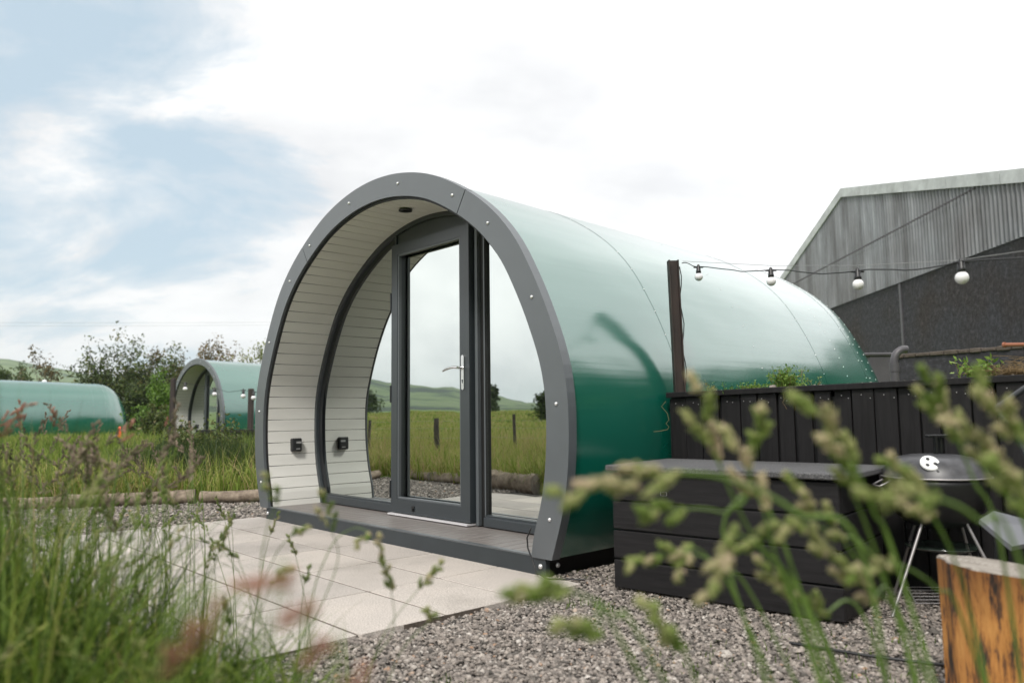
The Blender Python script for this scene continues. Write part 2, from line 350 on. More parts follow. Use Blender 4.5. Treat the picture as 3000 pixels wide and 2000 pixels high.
def make_pod(detail=True):
    root = empty('camping_pod', (0, 0, 0))
    # shell panels
    seams = [.0, 1.02, 2.05, 3.0, 3.42, 3.80, 4.02, 4.45, 4.72]
    for i, (a, b) in enumerate(zip(seams[:-1], seams[1:])):
        off = .0013 * (i % 2)
        mb = MB(); rows = []
        n = 3 if b <= 3.5 else 8
        for D in np.linspace(a - (.02 if i else -.012), b, n):
            C = offset(OUT, -off)
            rows.append(ring(C, D, S(D)))
        mb.strip(rows, smooth=True)
        rim = [ring(offset(OUT, -off), b, S(b)), ring(offset(OUT, .006), b, S(b))]; mb.strip(rim)
        if detail and i == 0: mb.strip([ring(offset(OUT, 0), .012, S(0)), ring(offset(OUT, .02), .012, S(0))])
        p = mb.build('shell_panel', M['green'], root)
        if b < 4.5:
            rv = MB(); C = offset(OUT, -off - .001)
            for row in ([b - .02] if i != 5 else [b - .17, b - .02]):
                d = np.r_[0, np.cumsum(np.hypot(*np.diff(C, axis=0).T))]
                for t in np.arange(.05, d[-1], .085 if i in (3, 5) else .17):
                    x, z = np.interp(t, d, C[:, 0]), np.interp(t, d, C[:, 1]); s = S(row)
                    rv.lathe([(.0042 if i in (3, 5) else .003, -.002), (.0035, .0015), (0, .003)], (x * s, row, .1 + (z - .1) * s), 6, axis=(x, 0, z - .9))
            kind(rv.build('rivet_row', M['bolt'], p), 'stuff')
    mb = MB(); rows = [ring(OUT, D, S(D)) for D in (4.70, 4.78, 4.84, 4.88, 4.91, 4.93, 4.944, 4.951)] + [[(0, 4.9542, .1)] * 97]
    mb.strip(rows, smooth=True); mb.build('end_cap', M['green'], root)
    # base flange bolts along the side
    mb = MB()
    for sx in (-1, 1):
        for k in range(28):
            D = .12 + k * .115; s = S(D); mb.lathe([(.007, -.002), (.006, .003), (0, .005)], (sx * (1.652 * s + .003), D, .135), 6, axis=(sx, 0, .1))
    kind(mb.build('flange_bolt_row', M['bolt'], root), 'stuff')
    # arch trim: three flat segments with fine joints
    inn = INN
    def seg(i0, i1, e0=0, e1=0):
        m = MB(); o_, n_ = OUT[i0:i1 + 1].copy(), inn[i0:i1 + 1].copy()
        for Cc in (o_, n_):
            if e0: Cc[0] += (Cc[1] - Cc[0]) * e0
            if e1: Cc[-1] += (Cc[-2] - Cc[-1]) * e1
        o_[:, :] *= 1.0
        ro = [(x * 1.003, -.022, z) for x, z in o_]; rb = [(x * 1.003, .035, z) for x, z in o_]; ri = [(x, -.022, z) for x, z in n_]; rib = [(x, .035, z) for x, z in n_]
        m.strip([rb, ro, ri, rib, rb], smooth=False)
        for k in (0, -1): m.add([rb[k], ro[k], ri[k], rib[k]], [(0, 1, 2, 3)])
        return m
    d = np.r_[0, np.cumsum(np.hypot(*np.diff(OUT, axis=0).T))]
    ja = int(np.argmin(np.abs(OUT[:, 0] - .98) + (OUT[:, 1] < 1.5) * 9)); jb = 96 - ja
    for i0, i1, e0, e1 in ((0, ja, 0, .05), (ja, jb, .05, .05), (jb, 96, .05, 0)): seg(i0, i1, e0, e1).build('arch_trim', M['trim'], root)
    zs = [.282, .851, 1.405, 1.862, 2.091, 2.296]; us = [1.642, 1.701, 1.537, 1.193, .875, .305]
    bo = None
    for sx in (-1, 1):
        for u, z in zip(us, zs):
            if bo is None:
                m = MB(); m.lathe([(.0095, 0), (.0095, .003), (.007, .007), (0, .008)], (0, 0, 0), 12, axis=(0, -1, 0)); bo = m.build('trim_bolt', M['bolt'], root); b2 = bo
            else: b2 = bo.copy(); COL.objects.link(b2); b2.parent = root
            b2.location = (sx * u, -.0225, z)
    # rubber seal, cladding
    seal = offset(inn, .0); m = MB()
    m.strip([[(x, .0, z) for x, z in seal], [(x, .0, z) for x, z in offset(inn, .016)], [(x, .45, z) for x, z in offset(inn, .010)]]); m.build('rubber_seal', M['seal'], root)
    cl = offset(inn, .008); dd = np.r_[0, np.cumsum(np.hypot(*np.diff(cl, axis=0).T))]; W = .094
    m = MB(); nb = int(dd[-1] / W)
    half = dd[-1] / 2
    edges = sorted([half + W * (k + .5) for k in range(-60, 60) if 0 < half + W * (k + .5) < dd[-1]])
    edges = [0] + edges + [dd[-1]]
    for a, b in zip(edges[:-1], edges[1:]):
        t = np.linspace(a + .0016, b - .0016, 4)
        base = np.c_[np.interp(t, dd, cl[:, 0]), np.interp(t, dd, cl[:, 1])]
        T = np.gradient(base, axis=0); T /= np.linalg.norm(T, axis=1)[:, None]; Nn = np.c_[-T[:, 1], T[:, 0]]
        topc = base + Nn * .009
        prof = [base[0]] + [base[0] + Nn[0] * .006, topc[0] + T[0] * .002] + list(topc[1:-1]) + [topc[-1] - T[-1] * .002, base[-1] + Nn[-1] * .006] + [base[-1]]
        m.strip([[(x, .012, z) for x, z in prof], [(x, .47, z) for x, z in prof]])
        m.add([(x, .012, z) for x, z in prof], [tuple(range(len(prof)))])
    m.build('cladding', M['clad'], root)
    # recessed window frame
    fo = offset(inn, .010); fi = offset(inn, .050); fi2 = offset(inn, .084)
    m = MB()
    m.strip([[(x, .545, z) for x, z in fo], [(x, .425, z) for x, z in fo], [(x, .425, z) for x, z in fi], [(x, .450, z) for x, z in fi]])
    m.build('window_frame', M['frame'], root)
    m = MB(); m.strip([[(x, .450, z) for x, z in offset(inn, .049)], [(x, .462, z) for x, z in fi2], [(x, .50, z) for x, z in fi2]]); m.build('glazing_rebate', M['framedark'], root)
    for x0, x1 in ((-1.44, -.395), (.604, 1.44)):
        m = MB(); m.box(((x0 + x1) / 2, .4475, .1285), (x1 - x0, .043, .057), bev=.004); m.box(((x0 + x1) / 2, .455, .163), (x1 - x0, .022, .016)); m.build('window_sill', M['frame'], root)
    # mullion beside the door
    def archz(x, C):
        h = C[len(C) // 4:-(len(C) // 4)]; return float(np.interp(-x, -h[:, 0], h[:, 1])) if True else 0
    m = MB()
    m.box((.553, .46, .1 + (archz(.555, fi) - .1) / 2), (.027, .085, archz(.555, fi) - .1))
    m.build('mullion', M['trim'], root, bevel=.004)
    m = MB()
    m.box((.560, .47, .1 + (archz(.555, fi) - .1) / 2), (.100, .05, archz(.555, fi) - .1))
    m.build('mullion_channel', M['seal'], root)
    m = MB(); m.box((.604, .455, .16 + (archz(.609, fi2) - .16) / 2), (.012, .022, archz(.609, fi2) - .16)); m.build('glazing_bead', M['trim'], root)
    m = MB(); m.box((-.388, .465, .1 + (archz(-.388, fi) - .1) / 2), (.016, .08, archz(-.388, fi) - .1)); m.build('door_jamb', M['frame'], root)
    # transom panel above door following the arch
    xs = np.linspace(-.385, .53, 14); m = MB()
    lo = [(x, .44, 2.062) for x in xs]; hi = [(x, .44, archz(x, fi) + .005) for x in xs]; lob = [(x, .50, 2.062) for x in xs]; hib = [(x, .50, archz(x, fi) + .005) for x in xs]
    m.strip([lob, lo, hi, hib]); m.build('transom_panel', M['frame'], root)
    # side glass
    for x0, x1 in ((-1.55, -.385), (.592, 1.55)):
        m = MB(); pts = []
        for x in np.linspace(x0, x1, 26):
            h = fi2[len(fi2) // 2:] if x < 0 else fi2[:len(fi2) // 2 + 1]
            z1 = None
            hx = np.abs(h[:, 0]); # upper intersection
            hz = h[:, 1]; order = np.argsort(hz); hxs, hzs = hx[order], hz[order]
            up = hzs > .8
            if abs(x) > hxs[up].max(): continue
            z1 = float(np.interp(-abs(x), -hxs[up], hzs[up]))
            low = hzs <= .8
            z0 = .165 if abs(x) < hxs[low].min() else float(np.interp(abs(x), hxs[low], hzs[low]))
            pts.append((x, max(.165, z0) - .004, z1 + .006))
        m.strip([[(x, .468, z0) for x, z0, z1 in pts], [(x, .468, z1) for x, z0, z1 in pts]]); m.build('side_window_glass', M['glass'], root)
    # door leaf
    door = MB(); x0, x1, z0, z1 = -.380, .522, .118, 2.058; gx0, gx1, gz0, gz1 = -.304, .430, .214, 1.982; y0, y1 = .385, .45
    for (a, b, c, d_) in ((x0, gx0, z0, z1), (gx1, x1, z0, z1), (gx0, gx1, z0, gz0), (gx0, gx1, gz1, z1)):
        door.box(((a + b) / 2, (y0 + y1) / 2, (c + d_) / 2), (b - a, y1 - y0, d_ - c))
    dr = door.build('door', M['frame'], root)
    m = MB(); w = .014
    for (a, b, c, d_) in ((gx0 - .003, gx0 + w, gz0, gz1), (gx1 - w, gx1 + .003, gz0, gz1), (gx0, gx1, gz0 - .003, gz0 + w), (gx0, gx1, gz1 - w, gz1 + .003)):
        m.box(((a + b) / 2, .402, (c + d_) / 2), (b - a, .026, d_ - c))
    m.build('door_bead', M['trim'], dr, bevel=.004)
    m = MB(); m.strip([[(gx0, .440, gz0), (gx1, .440, gz0)], [(gx0, .440, gz1), (gx1, .440, gz1)]]); m.build('door_glass', M['glass'], dr)
    m = MB()
    m.lathe([(.014, 0), (.014, .006)], (0, 0, 0), 10, axis=(0, -1, 0)); m.v = []; m.f = []; m.sm = []
    prof = [(math.cos(t) * .0135, math.sin(t) * .0135 + (.100 if math.sin(t) >= 0 else -.100)) for t in np.linspace(0, 2 * PI, 25)[:-1]]
    fr = [(.462 + a, .385 - .009, 1.078 + b) for a, b in prof]; bk = [(.462 + a, .3855, 1.078 + b) for a, b in prof]
    m.strip([bk, fr], closed=True); m.add(fr, [tuple(range(len(fr)))[::-1]])
    m.tube([(.462, .378, 1.108), (.462, .338, 1.108)], .009, 10)
    m.tube([(.464, .335, 1.108), (.426, .330, 1.112), (.376, .332, 1.108), (.336, .336, 1.102), (.300, .342, 1.094)], [.009, .0085, .008, .0075, .006], 10)
    m.build('handle', M['chrome'], dr)
    m = MB(); m.tube([(.462, .3765, 1.026), (.462, .3745, 1.026)], .006, 10); m.box((.462, .3755, 1.014), (.005, .002, .014)); m.build('keyhole', M['black'], dr)
    for z in (1.64, .96, .275):
        m = MB(); m.box((-.386, .395, z), (.013, .03, .125)); m.build('hinge', M['framedark'], dr)
    m = MB(); m.box((.07, .395, .106), (.905, .075, .010)); m.build('threshold', M['alu'], root)
    m = MB(); m.box((-.10, .383, .16), (.03, .008, .03)); m.box((-.10, .378, .15), (.012, .012, .018)); m.build('door_catch', M['black'], dr)
    # plinth, deck
    m = MB(); m.box((0, 2.13, .032), (3.08, 4.18, .104)); m.build('plinth', M['seal'], root)
    m = MB(); m.box((.02, .004, .040), (3.155, .034, .100), bev=.003); m.build('plinth_fascia', M['plinth'], root)
    m = MB(); m.box((.02, .000, .0925), (3.15, .030, .008)); m.build('deck_edge_strip', M['trim'], root)
    m = MB(); k = 0; x = -1.50
    while x < 1.5:
        m.box((x + .045, .235, .083), (.086, .43, .022), bev=.003); x += .0905
    m.build('deck_boards', M['deck'], root)
    for sx in (-1, 1):
        m = MB(); m.lathe([(.013, 0), (.013, .004), (.009, .009), (0, .011)], (sx * 1.545 + .02, -.014, .045), 12, axis=(0, -1, 0)); m.build('plinth_bolt', M['bolt'], root); m = MB(); m.lathe([(.013, 0), (.013, .004), (.009, .009), (0, .011)], (sx * 1.60, .07, .045), 12, axis=(sx, 0, 0)); m.build('plinth_bolt', M['bolt'], root)
    # downlight
    m = MB(); m.lathe([(.026, .0), (.047, 0), (.047, .008), (.028, .010), (.026, .0)], (.06, .205, 2.203), 24); m.build('downlight', M['black'], root)
    # outlet box on the cladding
    n_ = Vector((1, 0, .06)).normalized()
    sk = MB(); R = Matrix.Rotation(-.05, 3, 'Y'); sk.box((-1.583, .248, .572), (.045, .088, .108), mat=R, bev=.008)
    so = sk.build('outlet_box', M['black'], root)
    m = MB(); m.box((-1.5595, .255, .540), (.003, .035, .008), mat=R); m.build('outlet_print', M['greyprint'], so)
    m = MB(); m.box((-1.5598, .262, .592), (.003, .045, .016), mat=R); m.build('outlet_print', M['greyprint'], so)
    # dark room behind the glass
    m = MB(); m.strip([ring(offset(OUT, .2), .55, 1), ring(offset(OUT, .2), 2.6, .93)]); m.add(ring(offset(OUT, .2), 2.6, .93), [tuple(range(97))])
    m.add([(-1.6, .52, .1), (1.6, .52, .1), (1.6, 2.6, .1), (-1.6, 2.6, .1)], [(0, 1, 2, 3)])
    m.build('room_lining', M['interior'], root)
    return root
pod = make_pod()
pod.location = OC; pod.rotation_euler = (0, 0, -A)
tag(pod, 'large glossy green barrel pod with grey arch front and glass door in the centre', 'camping pod', 'green camping pods')
pod2 = copy_tree(pod); pod2.location = (-8.45, 20.5, 0); pod2.rotation_euler = (0, 0, -math.radians(46))
tag(pod2, 'distant green pod showing its grey arch front, just left of the large pod', 'camping pod', 'green camping pods')
pod3 = copy_tree(pod); pod3.location = (-20.02, 29.1, 0); pod3.rotation_euler = (0, 0, -A)
tag(pod3, 'distant green pod at the far left showing only its rounded back end', 'camping pod', 'green camping pods')
def podpt(u, D, z=0): return OC + dF * u + dD * D + Vector((0, 0, z))

# ---------------------------------------------------------------- terrain
ELEV = [(-180, .8), (-120, 1.0), (-100, .8), (-92, .7), (-87, .8), (-83.6, 1.2), (-80, 2.0), (-75, 2.2), (-65, 3), (-50, 4.2), (-40, 4.3), (-33.7, 3.65), (-28.6, 2.8), (-22, 1.7), (-10, 1.4), (0, .8), (90, .8), (180, .8)]
EA = np.array([e[0] for e in ELEV]); EV = np.array([e[1] for e in ELEV])
_ng = rng.normal(size=(64, 64))
def vnoise(x, y):
    x = np.asarray(x, float); y = np.asarray(y, float)
    xi = np.floor(x).astype(int); yi = np.floor(y).astype(int); fx = x - xi; fy = y - yi
    fx = fx * fx * (3 - 2 * fx); fy = fy * fy * (3 - 2 * fy); g = lambda a, b: _ng[a % 64, b % 64]
    return (g(xi, yi) * (1 - fx) + g(xi + 1, yi) * fx) * (1 - fy) + (g(xi, yi + 1) * (1 - fx) + g(xi + 1, yi + 1) * fx) * fy
def height(x, y):
    x = np.asarray(x, float); y = np.asarray(y, float)
    r = np.hypot(x, y); az = np.degrees(np.arctan2(x, y))
    ev = np.interp(az, EA, EV) + .12 * vnoise(az * .35, r * .003) + .05 * vnoise(az * 1.3 + 9, r * .01)
    left = np.clip((-az - 50) / 12, 0, 1) * np.clip((125 + az) / 15, 0, 1)
    past = np.clip((r - 9) / 60, 0, 1); past = past * past * (3 - 2 * past)
    h = left * (past * .85 + np.clip(r - 30, 0, 60) * .006) * np.clip((260 - r) / 120, 0, 1)
    t = np.clip((r - 150) / 650, 0, 1); t = t * t * (3 - 2 * t)
    hill = .8 + 770 * np.tan(np.radians(ev)) * t * (1 + .05 * vnoise(x * .006, y * .006))
    far = np.clip((r - 900) / 900, 0, 1)
    h = h + (hill * (1 - .5 * far)) * (t > 0)
    h = h + .02 * vnoise(x * .9, y * .9) * np.clip((r - 9) / 8, 0, 1)
    return h
def ground_mat():
    m, nt, p = new_mat('meadow_ground')
    geo = N(nt, 'ShaderNodeNewGeometry')
    n = N(nt, 'ShaderNodeTexNoise', Scale=.35, Detail=9.0, Roughness=.7); nt.links.new(geo.outputs['Position'], n.inputs['Vector'])
    r = ramp(nt, [(.3, (.055, .085, .018)), (.5, (.12, .19, .035)), (.7, (.22, .27, .06))]); nt.links.new(n.outputs['Fac'], r.inputs['Fac'])
    # far hills: field patches and dark woods
    v = N(nt, 'ShaderNodeTexNoise', Scale=.011, Detail=8.0, Roughness=.70); nt.links.new(geo.outputs['Position'], v.inputs['Vector'])
    r2 = ramp(nt, [(.40, (.020, .036, .028)), (.455, (.035, .060, .036)), (.47, (.085, .13, .055)), (.54, (.15, .20, .085)), (.56, (.10, .15, .07)), (.66, (.19, .21, .12))]); nt.links.new(v.outputs['Fac'], r2.inputs['Fac'])
    ln = N(nt, 'ShaderNodeVectorMath', operation='LENGTH'); nt.links.new(geo.outputs['Position'], ln.inputs[0])
    mr = N(nt, 'ShaderNodeMapRange'); mr.inputs[1].default_value = 90; mr.inputs[2].default_value = 220; nt.links.new(ln.outputs['Value'], mr.inputs[0])
    mx = N(nt, 'ShaderNodeMix', data_type='RGBA'); nt.links.new(mr.outputs[0], mx.inputs[0]); nt.links.new(r.outputs['Color'], mx.inputs[6]); nt.links.new(r2.outputs['Color'], mx.inputs[7])
    nt.links.new(mx.outputs[2], p.inputs['Base Color']); p.inputs['Roughness'].default_value = .95
    n3 = N(nt, 'ShaderNodeTexNoise', Scale=6.0, Detail=6.0); nt.links.new(geo.outputs['Position'], n3.inputs['Vector'])
    b = N(nt, 'ShaderNodeBump', Strength=1.0, Distance=.08); nt.links.new(n3.outputs['Fac'], b.inputs['Height']); nt.links.new(b.outputs[0], p.inputs['Normal'])
    return m
M['ground'] = ground_mat()
nr, na = 150, 540
rr = np.r_[0.001, np.geomspace(1.0, 3200, nr - 1)]
aa = np.radians(np.linspace(0, 360, na, endpoint=False))
Rg, Ag = np.meshgrid(rr, aa, indexing='ij'); X = Rg * np.sin(Ag); Y = Rg * np.cos(Ag)
Azd = ((np.degrees(Ag) + 180) % 360) - 180
Z = height(X, Y) - .045
V = np.c_[X.ravel(), Y.ravel(), Z.ravel()]
i, j = np.meshgrid(np.arange(nr - 1), np.arange(na), indexing='ij'); j2 = (j + 1) % na
F = np.stack([(i * na + j), (i * na + j2), ((i + 1) * na + j2), ((i + 1) * na + j)], -1).reshape(-1, 4)
gr = np_mesh('ground', V, F[:, ::-1], M['ground'], smooth=True); kind(gr, 'structure')

# gravel bed (polygon sheet 4 mm above ground)
LOGLINE = [(-2.0, 7.72), (-2.9, 7.55), (-3.7, 7.42), (-4.6, 7.40), (-5.5, 6.95), (-4.75, 6.10), (-4.15, 5.52), (-3.45, 4.92), (-2.95, 4.15), (-2.35, 3.4), (-1.75, 2.6), (-1.3, 2.05), (-.65, 1.68), (.05, 1.5), (1.2, 1.35), (2.6, 1.6)]
GP = LOGLINE + [(3.6, 1.8), (3.6, 9), (.2, 9.5)]
m = MB(); m.add([(x, y, -.024) for x, y in GP], [tuple(range(len(GP)))[::-1]])
import bmesh
o = m.build('gravel_bed', M['gravelbed']); bm = bmesh.new(); bm.from_mesh(o.data); bmesh.ops.triangulate(bm, faces=bm.faces); bm.normal_update()
for f in bm.faces:
    if f.normal.z < 0: f.normal_flip()
bm.to_mesh(o.data); bm.free(); kind(o, 'structure')
def inside(px, py, poly):
    c = np.zeros(len(px), bool); n = len(poly)
    for a in range(n):
        x1, y1 = poly[a]; x2, y2 = poly[(a + 1) % n]
        cond = ((y1 > py) != (y2 > py)) & (px < (x2 - x1) * (py - y1) / (y2 - y1 + 1e-12) + x1); c ^= cond
    return c
# patio: individual 600 x 400 slabs laid in one bonded sheet
m = MB(); us = [-3.33 + .59 * k for k in range(7)]
for a in range(6):
    for b in range(5 if a else 4):
        u0, u1 = us[a] + .005, us[a + 1] - .005; D0, D1 = -.405 * (b + 1) + .005, -.405 * b - .005
        c = podpt((u0 + u1) / 2 + 1.62 , (D0 + D1) / 2, -.018 + random.uniform(-.0008, .0008))
        m.box(c, (u1 - u0, D1 - D0, .036), rz=-A + random.uniform(-.002, .002), bev=.003)
pt_ = m.build('patio', M['slab']); kind(pt_, 'structure')
nv_ = len(pt_.data.vertices) // 29; tn_ = rng.uniform(0, 1, 29); a_t = pt_.data.attributes.new('tone', 'FLOAT', 'POINT'); a_t.data.foreach_set('value', np.repeat(tn_, nv_).astype(np.float32))
m = MB(); m.box(podpt((us[0] + us[-1]) / 2 + 1.62, -.81, -.0145), (3.53, 1.61, .024), rz=-A); m.box(podpt((us[1] + us[-1]) / 2 + 1.62, -1.82, -.0145), (2.94, .40, .024), rz=-A); kind(m.build('patio_bedding', M['grout']), 'structure')

# loose gravel stones
def rocks(name, P, size, mat):
    n = len(P)
    base = np.array([(-1, 0, 0), (1, 0, 0), (0, -1, 0), (0, 1, 0), (0, 0, -1), (0, 0, 1), (.6, .6, .45), (-.6, .6, .45), (.6, -.6, .45), (-.6, -.6, .45)], float)
    faces = np.array([(5, 6, 7), (5, 8, 6), (5, 9, 8), (5, 7, 9), (6, 1, 3), (6, 3, 7), (7, 3, 0), (7, 0, 9), (9, 0, 2), (9, 2, 8), (8, 2, 1), (8, 1, 6)])
    k = len(base)
    s = size * rng.lognormal(0, .33, (n, 1)) * np.array([[1, 1, .7]]) * rng.uniform(.65, 1.25, (n, 3))
    Vv = base[None] * (1 + rng.uniform(-.28, .28, (n, k, 1))) * s[:, None, :]
    a = rng.uniform(0, 2 * PI, n); t = rng.uniform(-.6, .6, n)
    ca, sa, ct, st = np.cos(a), np.sin(a), np.cos(t), np.sin(t)
    x, y, z = Vv[..., 0], Vv[..., 1], Vv[..., 2]
    y, z = y * ct[:, None] - z * st[:, None], y * st[:, None] + z * ct[:, None]
    x, y = x * ca[:, None] - y * sa[:, None], x * sa[:, None] + y * ca[:, None]
    Vv = np.stack([x, y, z], -1) + P[:, None, :]
    Ff = (faces[None] + (np.arange(n) * k)[:, None, None]).reshape(-1, 3)
    tone = np.repeat(np.clip(rng.beta(2.2, 2.0, n) * .93 + (rng.random(n) < .05) * .3, 0, 1), k)
    return np_mesh(name, Vv.reshape(-1, 3), Ff, mat, tone=tone)
def pod_clear(x, y):
    rx = x - OC.x; ry = y - OC.y; u = rx * dF.x + ry * dF.y; D = rx * dD.x + ry * dD.y
    return ~(((np.abs(u) < 1.60) & (D > -.02) & (D < 5)) | ((u > us[0] + 1.62) & (u < us[-1] + 1.62) & (D > -2.03) & (D < .02)))
def scatter(xr, yr, n, poly=None, clear=True):
    x = rng.uniform(*xr, n); y = rng.uniform(*yr, n); k = np.ones(n, bool)
    if poly is not None: k &= inside(x, y, poly)
    if clear: k &= pod_clear(x, y)
    return x[k], y[k]
x, y = scatter((-1.6, 2.9), (1.45, 4.9), 205000, GP)
dens = rng.random(len(x)) < np.clip(1.15 - .22 * (y - 1.5), .35, 1); x, y = x[dens], y[dens]
z = -.020 + .010 * rng.random(len(x)) + .008 * np.clip(vnoise(x * 2.5, y * 2.5), -1, 1)
# a low gravel bank against the bench
P = np.c_[x, y, z]
kind(rocks('gravel_stones', P, .0068, M['stones']), 'stuff')
x, y = scatter((-5.8, -.6), (3.0, 8.0), 52000, GP)
P = np.c_[x, y, -.018 + .008 * rng.random(len(x))]
kind(rocks('gravel_chippings', P, .0100, M['stones']), 'stuff')

# ---------------------------------------------------------------- grass
def blades(name, x, y, h, w, mat, lean=.35, seg=4, tone=None, zoff=0, parent=None, curl=1.0, z=None, az=None):
    n = len(x); h = np.broadcast_to(h, (n,)) * rng.uniform(.6, 1.25, n); w = np.broadcast_to(w, (n,)) * rng.uniform(.7, 1.3, n)
    a = rng.uniform(0, 2 * PI, n) if az is None else az; L = np.abs(rng.normal(lean, lean * .6, n)); f = a + rng.normal(0, .9, n) + PI / 2
    t = np.linspace(0, 1, seg + 1)
    th = L[:, None] * (t[None] ** 1.2) * (1 + curl * t[None])
    dx = np.cumsum(np.sin(th), 1) / (seg + 1); dz = np.cumsum(np.cos(th), 1) / (seg + 1)
    dx = dx - dx[:, :1]; dz = dz - dz[:, :1]
    zz = (height(x, y) if z is None else z)
    cx = x[:, None] + np.cos(a)[:, None] * dx * h[:, None]; cy = y[:, None] + np.sin(a)[:, None] * dx * h[:, None]; cz = zz[:, None] + dz * h[:, None] + zoff
    ww = w[:, None] * (np.clip(1 - t[None] ** 1.6, .04, 1)) * .5
    wx = np.cos(f)[:, None] * ww; wy = np.sin(f)[:, None] * ww
    Lv = np.stack([cx - wx, cy - wy, cz], -1); Rv = np.stack([cx + wx, cy + wy, cz], -1)
    Vv = np.stack([Lv, Rv], 2).reshape(n, -1, 3); k = Vv.shape[1]
    s = np.arange(seg); q = np.stack([2 * s, 2 * s + 1, 2 * s + 3, 2 * s + 2], -1)
    Ff = (q[None] + (np.arange(n) * k)[:, None, None]).reshape(-1, 4)
    if tone is None: tone = np.clip(rng.normal(.5, .2, n), 0, 1)
    tv = np.repeat(np.clip(tone, 0, 1), k)
    return np_mesh(name, Vv.reshape(-1, 3), Ff, mat, parent, tone=tv)
HOLE = GP
def patch(x, y, sc_=.8, seed=0): return np.clip(.5 + .28 * vnoise(x * sc_ + seed, y * sc_ + seed) + .16 * vnoise(x * sc_ * 3.1, y * sc_ * 3.1 + seed), 0, 1)
# meadow behind the logs (direct view)
x, y = scatter((-13, .5), (7.0, 22), 150000)
k = ~inside(x, y, GP) & (rng.random(len(x)) < np.clip(1.3 - (y - 7) * .07, .3, 1)) & (x / y > -.78); x, y = x[k], y[k]
d = np.hypot(x, y)
kind(blades('meadow_grass', x, y, .34 + .38 * patch(x, y, .5, 3), .0035 + .0006 * d, M['grass'], .60, 4, tone=.43 + .40 * patch(x, y, .7, 5) + rng.normal(0, .2, len(x)), curl=1.4), 'stuff')
# far meadow towards the pods and hedges
x, y = scatter((-30, 2), (20, 44), 90000); k = (x / y > -.8) & (x / y < -.1); x, y = x[k], y[k]
kind(blades('rough_pasture', x, y, .55, .03, M['grass'], .45, 2, tone=.45 + .4 * patch(x, y, .25, 8) + rng.normal(0, .16, len(x))), 'stuff')
# field to the left, seen mirrored in the glass
az_ = np.radians(rng.uniform(-108, -58, 190000)); r_ = 5.0 + 60 * rng.random(190000) ** 2.0
x = 2 + r_ * np.sin(az_); y = 4.5 + r_ * np.cos(az_); k = ~inside(x, y, GP) & (x < -3.2); x, y, r_ = x[k], y[k], r_[k]
kind(blades('field_grass', x, y, np.where(r_ < 17, .34 + .34 * patch(x, y, .45, 2), .22), .003 + .0011 * r_, M['grass'], .55, 3, tone=.70 + .18 * patch(x, y, .35, 4) + rng.normal(0, .17, len(x)) + .12 * (rng.random(len(x)) < .12)), 'stuff')
# dry straw coloured stalks along the wire fence
x = rng.uniform(-10.5, -5.2, 5200); y = 3.0 + 7 * rng.random(5200); k = ~inside(x, y, GP) & (patch(x, y, .7, 31) > .45); x, y = x[k], y[k]
kind(blades('dry_stalks', x, y, .75, .006, M['grass'], .22, 3, tone=np.clip(rng.normal(.95, .06, len(x)), 0, 1)), 'stuff')
# dark rushes in front of the second pod
x = rng.normal(-3.75, .38, 5200); y = rng.normal(9.2, .4, 5200)
kind(blades('dark_rushes', x, y, .72, .009, M['grassdark'], .35, 3), 'stuff')

# ---------------------------------------------------------------- camera geometry (also used to read positions off the site plan)
F_, PIT, ROL, HC = 2247.7, math.radians(5.443), math.radians(-.675), .80
fw = Vector((0, math.cos(PIT), math.sin(PIT))); up0 = Vector((0, -math.sin(PIT), math.cos(PIT))); rt0 = Vector((1, 0, 0))
RT = rt0 * math.cos(ROL) + up0 * math.sin(ROL); UP = -rt0 * math.sin(ROL) + up0 * math.cos(ROL)
def at(px, py, Y):
    r = RT * ((px - 1500) / F_) + UP * ((1000 - py) / F_) + fw
    return Vector((0, 0, HC)) + r * (Y / r.y)
# ---------------------------------------------------------------- seed heads
class Spk:
    def __init__(s): s.c = []; s.d = []; s.l = []; s.w = []; s.t = []
    def add(s, c, d, l, w, t): s.c.append(c); s.d.append(d); s.l.append(l); s.w.append(w); s.t.append(t)
    def build(s, name, mat, parent):
        c = np.array(s.c); d = np.array(s.d); d /= np.linalg.norm(d, axis=1)[:, None] + 1e-9; l = np.array(s.l)[:, None]; w = np.array(s.w)[:, None]
        ref = np.where(np.abs(d[:, 2:3]) < .9, np.array([[0, 0, 1.]]), np.array([[1., 0, 0]])); a = np.cross(d, ref); a /= np.linalg.norm(a, axis=1)[:, None]; b = np.cross(d, a)
        mid = c + d * l * .38
        V = np.stack([c, mid + a * w, mid + b * w, mid - a * w, mid - b * w, c + d * l], 1)
        f = np.array([(0, 2, 1), (0, 3, 2), (0, 4, 3), (0, 1, 4), (5, 1, 2), (5, 2, 3), (5, 3, 4), (5, 4, 1)])
        Fc = (f[None] + (np.arange(len(c)) * 6)[:, None, None]).reshape(-1, 3)
        return np_mesh(name, V.reshape(-1, 3), Fc, mat, parent, tone=np.repeat(np.clip(s.t, 0, 1), 6))
def rv(s=1): return Vector((random.gauss(0, s), random.gauss(0, s), random.gauss(0, s)))
